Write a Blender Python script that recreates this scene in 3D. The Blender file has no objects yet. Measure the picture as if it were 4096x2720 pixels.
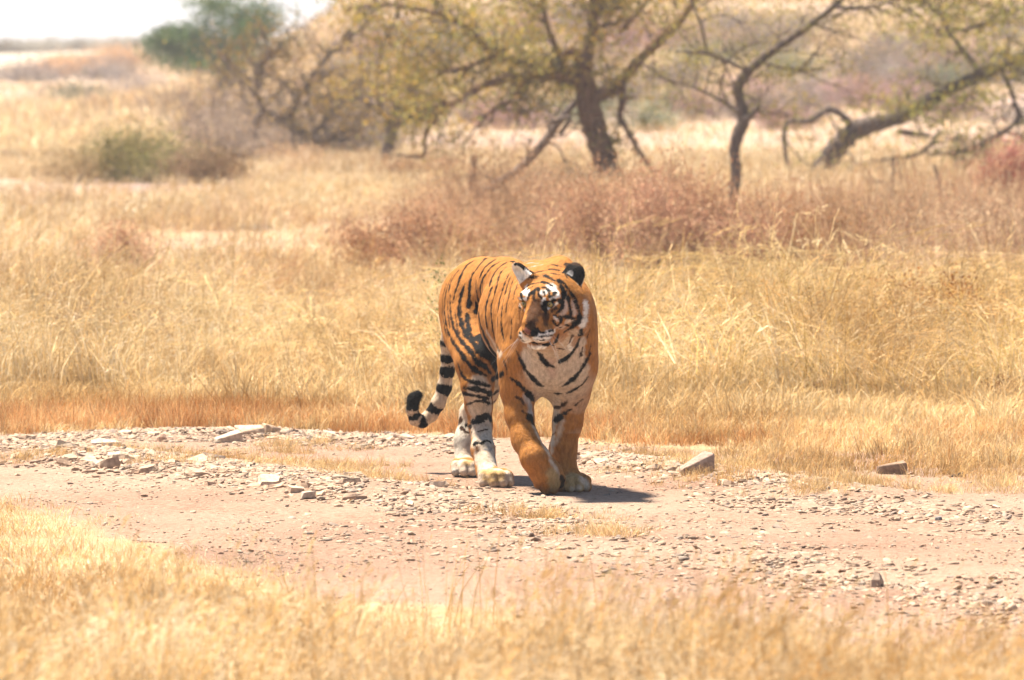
import bpy, bmesh, math, random
import numpy as np
from mathutils import Vector, Matrix, noise
from mathutils.bvhtree import BVHTree

scene = bpy.context.scene
COL = scene.collection

# ------------------------------------------------------------------ camera
F_PX = 28500.0            # focal length in photo pixels (4096 wide): about 250 mm
CAM_Y, CAM_H = -30.0, 1.85
HORIZON = 213.0
PITCH = math.atan((1360.0 - HORIZON) / F_PX)
cam_data = bpy.data.cameras.new("camera")
cam_data.sensor_width = 36.0
cam_data.lens = 36.0 * F_PX / 4096.0
cam_data.clip_start = 0.5
cam_data.clip_end = 5000.0
cam_data.dof.use_dof = True
cam_data.dof.focus_distance = 29.75
cam_data.dof.aperture_fstop = 6.8
cam_data.dof.aperture_blades = 9
cam = bpy.data.objects.new("camera", cam_data)
COL.objects.link(cam)
cam.location = (0.0, CAM_Y, CAM_H)
cam.rotation_euler = (math.pi / 2 - PITCH, 0.0, 0.0)
scene.camera = cam

# ------------------------------------------------------------------ sky and sun
SUN_EL = math.radians(68.0)
SUN_AZ = math.radians(-53.0)      # compass angle from +y (away from the camera), negative = left
world = bpy.data.worlds.new("World")
scene.world = world
world.use_nodes = True
wn = world.node_tree
wn.nodes.clear()
sky = wn.nodes.new("ShaderNodeTexSky")
sky.sky_type = 'NISHITA'
sky.sun_disc = False
sky.sun_elevation = SUN_EL
sky.sun_rotation = SUN_AZ
sky.air_density = 1.0
sky.dust_density = 1.0
sky.ozone_density = 1.0
bg = wn.nodes.new("ShaderNodeBackground")
bg.inputs["Strength"].default_value = 0.05
wo = wn.nodes.new("ShaderNodeOutputWorld")
wn.links.new(sky.outputs[0], bg.inputs[0])
# dusty air whitens the sky all round the horizon
geo_w = wn.nodes.new("ShaderNodeTexCoord")
sep_w = wn.nodes.new("ShaderNodeSeparateXYZ")
wn.links.new(geo_w.outputs["Generated"], sep_w.inputs[0])
inv_w = wn.nodes.new("ShaderNodeMath"); inv_w.operation = 'SUBTRACT'; inv_w.inputs[0].default_value = 1.0; inv_w.use_clamp = True
wn.links.new(sep_w.outputs[2], inv_w.inputs[1])
pow_w = wn.nodes.new("ShaderNodeMath"); pow_w.operation = 'POWER'; pow_w.inputs[1].default_value = 28.0
wn.links.new(inv_w.outputs[0], pow_w.inputs[0])
dust = wn.nodes.new("ShaderNodeBackground")
dust.inputs["Color"].default_value = (0.97, 0.985, 1.0, 1.0)
dust.inputs["Strength"].default_value = 0.34
mix_w = wn.nodes.new("ShaderNodeMixShader")
wn.links.new(pow_w.outputs[0], mix_w.inputs[0])
wn.links.new(bg.outputs[0], mix_w.inputs[1])
wn.links.new(dust.outputs[0], mix_w.inputs[2])
wn.links.new(mix_w.outputs[0], wo.inputs[0])

sun_data = bpy.data.lights.new("sun", 'SUN')
sun_data.energy = 4.9
sun_data.angle = math.radians(5.0)
sun_data.color = (1.0, 0.915, 0.785)
sun = bpy.data.objects.new("sun", sun_data)
COL.objects.link(sun)
sun_dir = Vector((math.sin(SUN_AZ) * math.cos(SUN_EL), math.cos(SUN_AZ) * math.cos(SUN_EL), math.sin(SUN_EL)))
sun.rotation_euler = sun_dir.to_track_quat('Z', 'Y').to_euler()
sun.location = sun_dir * 60

vs = scene.view_settings
vs.view_transform = 'Standard'
vs.look = 'None'
vs.exposure = 1.76
vs.gamma = 1.0
vs.use_curve_mapping = False
scene.cycles.use_denoising = True
scene.cycles.max_bounces = 4
scene.cycles.diffuse_bounces = 1
scene.cycles.transparent_max_bounces = 8
scene.cycles.volume_bounces = 0
scene.cycles.use_adaptive_sampling = True
scene.cycles.adaptive_threshold = 0.02
scene.cycles.sample_clamp_indirect = 6.0

# ------------------------------------------------------------------ helpers
CP, SP = math.cos(PITCH), math.sin(PITCH)

def ray(px, py):
    a, b = (px - 2048.0) / F_PX, (1360.0 - py) / F_PX
    return np.array([a, CP + b * SP, -SP + b * CP])

def P(px, py, y):
    """point of the place seen at photo pixel (px, py), standing y metres beyond the focus plane"""
    d = ray(px, py)
    t = (y - CAM_Y) / d[1]
    return np.array([d[0] * t, y, CAM_H + d[2] * t])

def ground_at(px, py, z=0.0):
    """where the line of sight through a pixel meets the ground"""
    d = ray(px, py)
    t = (z - CAM_H) / d[2]
    return np.array([d[0] * t, CAM_Y + d[1] * t, z])

def new_mat(name):
    m = bpy.data.materials.new(name)
    m.use_nodes = True
    return m, m.node_tree.nodes, m.node_tree.links, m.node_tree.nodes["Principled BSDF"]

def mesh_obj(name, verts, faces, mat=None, parent=None, smooth=False):
    me = bpy.data.meshes.new(name)
    verts = np.asarray(verts, dtype=np.float32)
    if isinstance(faces, np.ndarray) and faces.ndim == 2:
        n, k = faces.shape
        me.vertices.add(len(verts))
        me.vertices.foreach_set("co", verts.ravel())
        me.loops.add(n * k)
        me.loops.foreach_set("vertex_index", faces.astype(np.int32).ravel())
        me.polygons.add(n)
        me.polygons.foreach_set("loop_start", np.arange(0, n * k, k, dtype=np.int32))
        me.update(calc_edges=True)
    else:
        me.from_pydata([tuple(v) for v in verts], [], [tuple(f) for f in faces])
        me.update()
    if smooth:
        me.polygons.foreach_set("use_smooth", np.ones(len(me.polygons), dtype=bool))
    if mat:
        me.materials.append(mat)
    o = bpy.data.objects.new(name, me)
    COL.objects.link(o)
    if parent:
        o.parent = parent
    return o

def set_color(me, cols, name="tint"):
    cols = np.asarray(cols, dtype=np.float32)
    if cols.shape[1] == 3:
        cols = np.concatenate([cols, np.ones((len(cols), 1), np.float32)], 1)
    at = me.attributes.new(name, 'FLOAT_COLOR', 'POINT')
    at.data.foreach_set("color", cols.ravel())

def tag(o, label, cat, group=None, kind=None):
    o["label"] = label
    o["category"] = cat
    if group:
        o["group"] = group
    if kind:
        o["kind"] = kind
    return o

def empty(name, loc):
    o = bpy.data.objects.new(name, None)
    o.empty_display_size = 0.1
    o.location = loc
    COL.objects.link(o)
    return o

def unit(v):
    v = np.asarray(v, float)
    return v / np.linalg.norm(v)

def srgb(r, g, b):
    c = np.array([r, g, b], float) / 255.0
    return np.where(c <= 0.04045, c / 12.92, ((c + 0.055) / 1.055) ** 2.4)

# ------------------------------------------------------------------ tiger
def sd_cone(p, a, b, r1, r2):
    ba = b - a
    l2 = float(ba @ ba)
    rr = r1 - r2
    a2 = l2 - rr * rr
    il2 = 1.0 / l2
    pa = p - a
    y = pa @ ba
    z = y - l2
    v = pa * l2 - y[:, None] * ba
    x2 = np.einsum('ij,ij->i', v, v)
    y2 = y * y * l2
    z2 = z * z * l2
    k = np.sign(rr) * rr * rr * x2
    out = (np.sqrt(x2 * a2 * il2) + y * rr) * il2 - r1
    c1 = np.sign(z) * a2 * z2 > k
    out = np.where(c1, np.sqrt(x2 + z2) * il2 - r2, out)
    c2 = (~c1) & (np.sign(y) * a2 * y2 < k)
    out = np.where(c2, np.sqrt(x2 + y2) * il2 - r1, out)
    return out

def sd_ell(p, c, R, r):
    q = (p - c) @ R.T
    k0 = np.sqrt(((q / r) ** 2).sum(1))
    k1 = np.sqrt(((q / (r * r)) ** 2).sum(1)) + 1e-9
    return k0 * (k0 - 1.0) / k1

def smin(a, b, k):
    h = np.maximum(k - np.abs(a - b), 0.0) / k
    return np.minimum(a, b) - h * h * k * 0.25

def smax(a, b, k):
    return -smin(-a, -b, k)

def axes(f, up=(0, 0, 1)):
    """rows: forward, left side of the animal, up"""
    f = unit(f)
    s = unit(np.cross(np.asarray(up, float), f))
    return np.array([f, s, np.cross(f, s)])

HEADING = unit([0.278, -0.96, 0.0])
R_BODY = axes(HEADING)
# head frame
H_YAW, H_PIT = math.radians(27), math.radians(19)
HF = np.array([-math.sin(H_YAW) * math.cos(H_PIT), -math.cos(H_YAW) * math.cos(H_PIT), -math.sin(H_PIT)])
R_HEAD = axes(HF)
H0 = P(2207, 1192, -0.40)

def hp(f, s, u):
    return H0 + f * R_HEAD[0] + s * R_HEAD[1] + u * R_HEAD[2]

def paw_shapes(c, R, w=1.0, lift=0.0):
    """a paw: pad body and four toes; c is the middle of the sole"""
    def q(f, s, u):
        return c + R[0] * f * w + R[1] * s * w + R[2] * u * w
    L = [('e', q(0.0, 0, 0.045), R, np.array([0.078, 0.056, 0.042]) * w, 0.03)]
    for s, f in ((-0.054, 0.046), (-0.0195, 0.076), (0.0195, 0.076), (0.054, 0.046)):
        L.append(('c', q(f - 0.055, s * .85, 0.066), q(f - .008, s, 0.050), 0.016 * w, 0.0235 * w, 0.010))
        L.append(('c', q(f - .008, s, 0.050), q(f + .010, s * 1.06, 0.023), 0.0235 * w, 0.0220 * w, 0.009))
    return L

def limb(pts, k=0.03):
    L = []
    for (a, ra), (b, rb) in zip(pts[:-1], pts[1:]):
        L.append(('c', np.asarray(a, float), np.asarray(b, float), ra, rb, k))
    return L

def ear_rot(f, s, u):
    return np.array([f, s, u])

TAIL = [((1840, 1180, 1.22), .045), ((1800, 1290, 1.30), .037), ((1791, 1375, 1.34), .030), ((1792, 1431, 1.36), .029), ((1789, 1484, 1.37), .029),
        ((1777, 1550, 1.38), .030), ((1752, 1615, 1.38), .029), ((1724, 1660, 1.38), .027), ((1690, 1686, 1.37), .025),
        ((1661, 1678, 1.36), .024), ((1648, 1640, 1.35), .023), ((1654, 1597, 1.34), .024), ((1670, 1582, 1.31), .022)]

def tiger_shapes():
    S = {}
    B = R_BODY
    V = np.array
    # --- trunk
    S['trunk'] = [
        ('e', P(1938, 1215, 1.00), B, V([.27, .180, .205]), .05),                  # pelvis
        ('e', P(1905, 1190, 1.16), B, V([.15, .120, .135]), .06),                  # rump
        ('e', P(2018, 1140, .70), B, V([.34, .112, .122]), .05),                   # loin
        ('e', P(2104, 1268, .38), B, V([.36, .188, .222]), .05),                   # ribs
        ('e', P(2190, 1330, .06), B, V([.23, .200, .265]), .08),                   # chest
        ('e', P(2200, 1440, -.04), B, V([.15, .165, .135]), .06),                  # breast
        ('c', P(2140, 1122, .20), P(2232, 1118, .0), .085, .066, .06),           # withers
        ('e', P(2242, 1072, .06), B, V([.13, .042, .052]), .05),                   # shoulder blade hump
        ('e', P(2075, 1370, .02), B, V([.13, .075, .20]), .07),                    # right shoulder
        ('e', P(2312, 1350, -.06), B, V([.13, .072, .20]), .07),                   # left shoulder
        ('c', P(2212, 1232, -.02), P(2220, 1232, -.30), .150, .128, .07),          # neck
        ('c', P(2205, 1330, -.08), P(2205, 1300, -.28), .150, .105, .06),          # throat
    ]
    S['haunch_r'] = [('e', P(1870, 1280, .97), axes([.25, -.75, -.62]), V([.25, .105, .178]), .06)]
    S['haunch_l'] = [('e', P(1995, 1290, 1.06), axes([.1, -.75, -.62]), V([.25, .10, .17]), .06)]
    # --- legs
    lf = limb([(P(2290, 1480, -.02), .088), (P(2285, 1575, .02), .073), (P(2270, 1690, .04), .059), (P(2252, 1800, .05), .054), (P(2252, 1880, .05), .054), (P(2272, 1925, .02), .050)])
    lf += paw_shapes(P(2290, 1967, .03), axes([.10, -1, 0]), .96)
    S['leg_fl'] = lf
    rf = limb([(P(2082, 1460, -.04), .082), (P(2070, 1560, -.04), .069), (P(2077, 1660, -.07), .056), (P(2101, 1760, -.13), .053), (P(2142, 1835, -.19), .057), (P(2178, 1890, -.17), .057), (P(2190, 1935, -.13), .044)])
    Rp = axes([.16, -.40, -.90])
    rf += paw_shapes(P(2182, 1902, -.125), Rp, .86)
    S['leg_fr'] = rf
    rh = limb([(P(1885, 1330, .86), .120), (P(1906, 1450, .62), .088), (P(1910, 1540, .58), .066), (P(1915, 1620, .63), .055), (P(1922, 1700, .63), .046), (P(1932, 1800, .52), .046), (P(1948, 1888, .43), .048)])
    rh += paw_shapes(P(1975, 1948, .36), axes([.22, -1, 0]), .98)
    S['leg_hr'] = rh
    lh = limb([(P(2000, 1380, .98), .105), (P(1975, 1500, .86), .068), (P(1935, 1575, 1.06), .055), (P(1884, 1650, 1.26), .045), (P(1862, 1760, 1.22), .046), (P(1858, 1850, 1.18), .046)])
    lh += paw_shapes(P(1862, 1903, 1.12), axes([.16, -1, 0]), .92)
    S['leg_hl'] = lh
    S['tail'] = limb([(P(*c), r) for c, r in TAIL], .02)
    # --- head
    H = R_HEAD
    hd = [
        ('e', hp(-.005, 0, -.005), H, V([.125, .118, .105]), .05),
        ('e', hp(-.015, .098, -.075), H, V([.075, .055, .095]), .05),
        ('e', hp(-.015, -.098, -.075), H, V([.075, .055, .095]), .05),
        ('e', hp(.065, 0, .025), H, V([.085, .085, .065]), .04),
        ('e', hp(.085, .058, -.045), H, V([.06, .045, .055]), .03),
        ('e', hp(.085, -.058, -.045), H, V([.06, .045, .055]), .03),
        ('c', hp(.09, 0, .005), hp(.195, 0, -.040), .060, .047, .03),
        ('e', hp(.185, .034, -.086), H, V([.060, .042, .040]), .02),
        ('e', hp(.185, -.034, -.086), H, V([.060, .042, .040]), .02),
        ('e', hp(.228, 0, -.056), H, V([.026, .031, .022]), .015),
        ('c', hp(.0, 0, -.11), hp(.145, 0, -.128), .075, .038, .03),
        ('e', hp(.165, 0, -.139), H, V([.045, .040, .026]), .012),
        ('e', hp(.108, .061, .048), H, V([.034, .036, .021]), .02),
        ('e', hp(.108, -.061, .048), H, V([.034, .036, .021]), .02),
    ]
    S['head'] = hd
    return S

# ears: round cups.  (centre, outward normal of the cup opening, up axis of the ear)
def ear_frames():
    el_tip, er_tip = P(2062, 1062, -.40), P(2303, 1062, -.33)
    el_base, er_base = P(2112, 1120, -.40), P(2286, 1148, -.34)
    out = []
    for base, tip, face in ((el_base, el_tip, np.array([-.70, -.62, -.10])), (er_base, er_tip, np.array([.55, .80, .0]))):
        up = unit(tip - base)
        n = unit(face - up * (face @ up))
        out.append((base, tip, up, n, np.cross(up, n)))
    return out

def eval_shape(p, s):
    if s[0] == 'c':
        return sd_cone(p, s[1], s[2], s[3], s[4])
    return sd_ell(p, s[1], s[2], s[3])

def make_sdf():
    S = tiger_shapes()
    EARS = ear_frames()
    EYES = [hp(.126, .060, .022), hp(.126, -.060, .022)]
    bounds = {}
    for key, L in S.items():
        lo, hi = np.full(3, 9.), np.full(3, -9.)
        for s in L:
            if s[0] == 'c':
                for c, r in ((s[1], s[3]), (s[2], s[4])):
                    lo = np.minimum(lo, c - r); hi = np.maximum(hi, c + r)
            else:
                r = np.abs(s[2].T) @ s[3]
                lo = np.minimum(lo, s[1] - r); hi = np.maximum(hi, s[1] + r)
        bounds[key] = (lo, hi)

    def group(p, L):
        d = eval_shape(p, L[0])
        for s in L[1:]:
            d = smin(d, eval_shape(p, s), s[-1])
        return d

    def sdf(p):
        n = len(p)
        def part(key, pad=.12):
            lo, hi = bounds[key]
            m = np.all((p > lo - pad) & (p < hi + pad), axis=1)
            d = np.full(n, 1.0)
            if m.any():
                d[m] = group(p[m], S[key])
            return d
        trunk = part('trunk', .3)
        hr, hl = part('haunch_r', .2), part('haunch_l', .2)
        body = smin(smin(trunk, hr, .035), hl, .035)
        out = body
        out = np.minimum(out, smin(body, part('leg_fl'), .07))
        out = np.minimum(out, smin(body, part('leg_fr'), .07))
        out = np.minimum(out, smin(body, part('leg_hr'), .06))
        out = np.minimum(out, smin(body, part('leg_hl'), .06))
        out = np.minimum(out, smin(body, part('tail'), .03))
        m = np.linalg.norm(p - H0, axis=1) < .48
        if m.any():
            q = p[m]
            h = group(q, S['head'])
            for base, tip, up, nn, sd in EARS:
                L = np.linalg.norm(tip - base)
                c = (base + tip) / 2
                R = np.array([up, sd, nn])
                e = sd_ell(q, c, R, np.array([L * .64, L * (.40 if tip[0] < .1 else .56), .030]))
                if tip[0] < .1:
                    e = smax(smin(sd_cone(q, base - up * .01, tip - up * .004, .050, .013), e, .01), np.abs((q - c) @ nn) - .017, .012)
                cup = sd_ell(q, c + nn * .026 + up * .004, R, np.array([L * .52, L * (.30 if tip[0] < .1 else .38), .030]))
                e = smax(e, -cup, .008)
                h = smin(h, e, .02)
            for e in EYES:
                h = smax(h, .015 - np.linalg.norm(q - e - R_HEAD[0] * .012, axis=1), .008)
            # mouth line and nostril grooves
            for s in (1, -1):
                h = smax(h, .0035 - np.abs(sd_cone(q, hp(.240, 0, -.120), hp(.150, .066 * s, -.122), .001, .001)), .005)
                h = smax(h, .0065 - np.linalg.norm(q - hp(.250, .018 * s, -.060), axis=1), .006)
            h = smax(h, .004 - np.abs(sd_cone(q, hp(.258, 0, -.078), hp(.250, 0, -.112), .001, .001)), .006)
            out[m] = smin(out[m], h, .05)
        return out
    return sdf, EYES

def surface_nets(sdf, lo, hi, h):
    n = np.ceil((hi - lo) / h).astype(int) + 1
    cs = 4
    nc = np.ceil(n / cs).astype(int) + 1
    gc = np.stack(np.meshgrid(*[lo[i] + np.arange(nc[i]) * h * cs for i in range(3)], indexing='ij'), -1).reshape(-1, 3)
    dc = np.concatenate([sdf(gc[i:i + 200000]) for i in range(0, len(gc), 200000)]).reshape(nc)
    n = (nc - 1) * cs
    D = np.repeat(np.repeat(np.repeat(dc[:-1, :-1, :-1], cs, 0), cs, 1), cs, 2).astype(np.float32)
    near = np.abs(dc) < h * cs * 2.3
    near = near[:-1, :-1, :-1]
    nf = np.repeat(np.repeat(np.repeat(near, cs, 0), cs, 1), cs, 2)
    idx = np.argwhere(nf)
    for i in range(0, len(idx), 300000):
        j = idx[i:i + 300000]
        D[j[:, 0], j[:, 1], j[:, 2]] = sdf(lo + j * h)
    sgn = D < 0
    cnt = np.zeros(np.array(D.shape) - 1, np.int8)
    for a in (0, 1):
        for b in (0, 1):
            for c in (0, 1):
                cnt += sgn[a:n[0] - 1 + a, b:n[1] - 1 + b, c:n[2] - 1 + c]
    act = (cnt > 0) & (cnt < 8)
    cells = np.argwhere(act)
    vid = np.full(act.shape, -1, np.int32)
    vid[act] = np.arange(len(cells))
    corners = np.array([(a, b, c) for a in (0, 1) for b in (0, 1) for c in (0, 1)])
    val = np.stack([D[cells[:, 0] + c[0], cells[:, 1] + c[1], cells[:, 2] + c[2]] for c in corners], 1)
    acc = np.zeros((len(cells), 3)); num = np.zeros(len(cells))
    for i in range(8):
        for j in range(i + 1, 8):
            if np.abs(corners[i] - corners[j]).sum() != 1:
                continue
            va, vb = val[:, i], val[:, j]
            m = (va < 0) != (vb < 0)
            t = va[m] / (va[m] - vb[m])
            acc[m] += corners[i] + t[:, None] * (corners[j] - corners[i])
            num[m] += 1
    verts = lo + (cells + acc / num[:, None]) * h
    quads = []
    for ax in range(3):
        o1, o2 = (ax + 1) % 3, (ax + 2) % 3
        sl0 = [slice(1, -1)] * 3; sl1 = [slice(1, -1)] * 3
        sl0[ax] = slice(0, -1); sl1[ax] = slice(1, None)
        a, b = sgn[tuple(sl0)], sgn[tuple(sl1)]
        e = np.argwhere(a != b)
        base = e.copy()
        base[:, o1] += 1; base[:, o2] += 1
        flip = a[tuple(e.T)]
        def v(d1, d2):
            c = base.copy()
            c[:, o1] -= d1; c[:, o2] -= d2
            return vid[tuple(c.T)]
        q = np.stack([v(1, 1), v(0, 1), v(0, 0), v(1, 0)], 1)
        q[~flip] = q[~flip][:, ::-1]
        quads.append(q)
    return verts, np.concatenate(quads)

def vert_normals(v, f):
    a, b, c, d = (v[f[:, i]] for i in range(4))
    fn = np.cross(c - a, d - b)
    n = np.zeros_like(v)
    for i in range(4):
        np.add.at(n, f[:, i], fn)
    return n / (np.linalg.norm(n, axis=1, keepdims=True) + 1e-12)

# coat markings: strokes are read off the photograph, cast onto the body and painted by distance along its surface
CROPS = {'A': (1600, 980, 1.508), 'B': (1980, 1000, 3.266), 'C': (1600, 1350, 2.412), 'D': (1950, 1400, 2.53), 'E': (1740, 1000, 3.135)}
K = (.0022, .0019, .0016)
BR = (.032, .014, .006)
WH = (.68, .64, .58)
CR = (.47, .37, .275)
LW = (.43, .38, .31)
OC = (.34, .22, .095)
PK = (.43, .31, .235)
GY = (.28, .26, .25)
NOSE = (.20, .075, .05)
DB = (.065, .025, .008)
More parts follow.
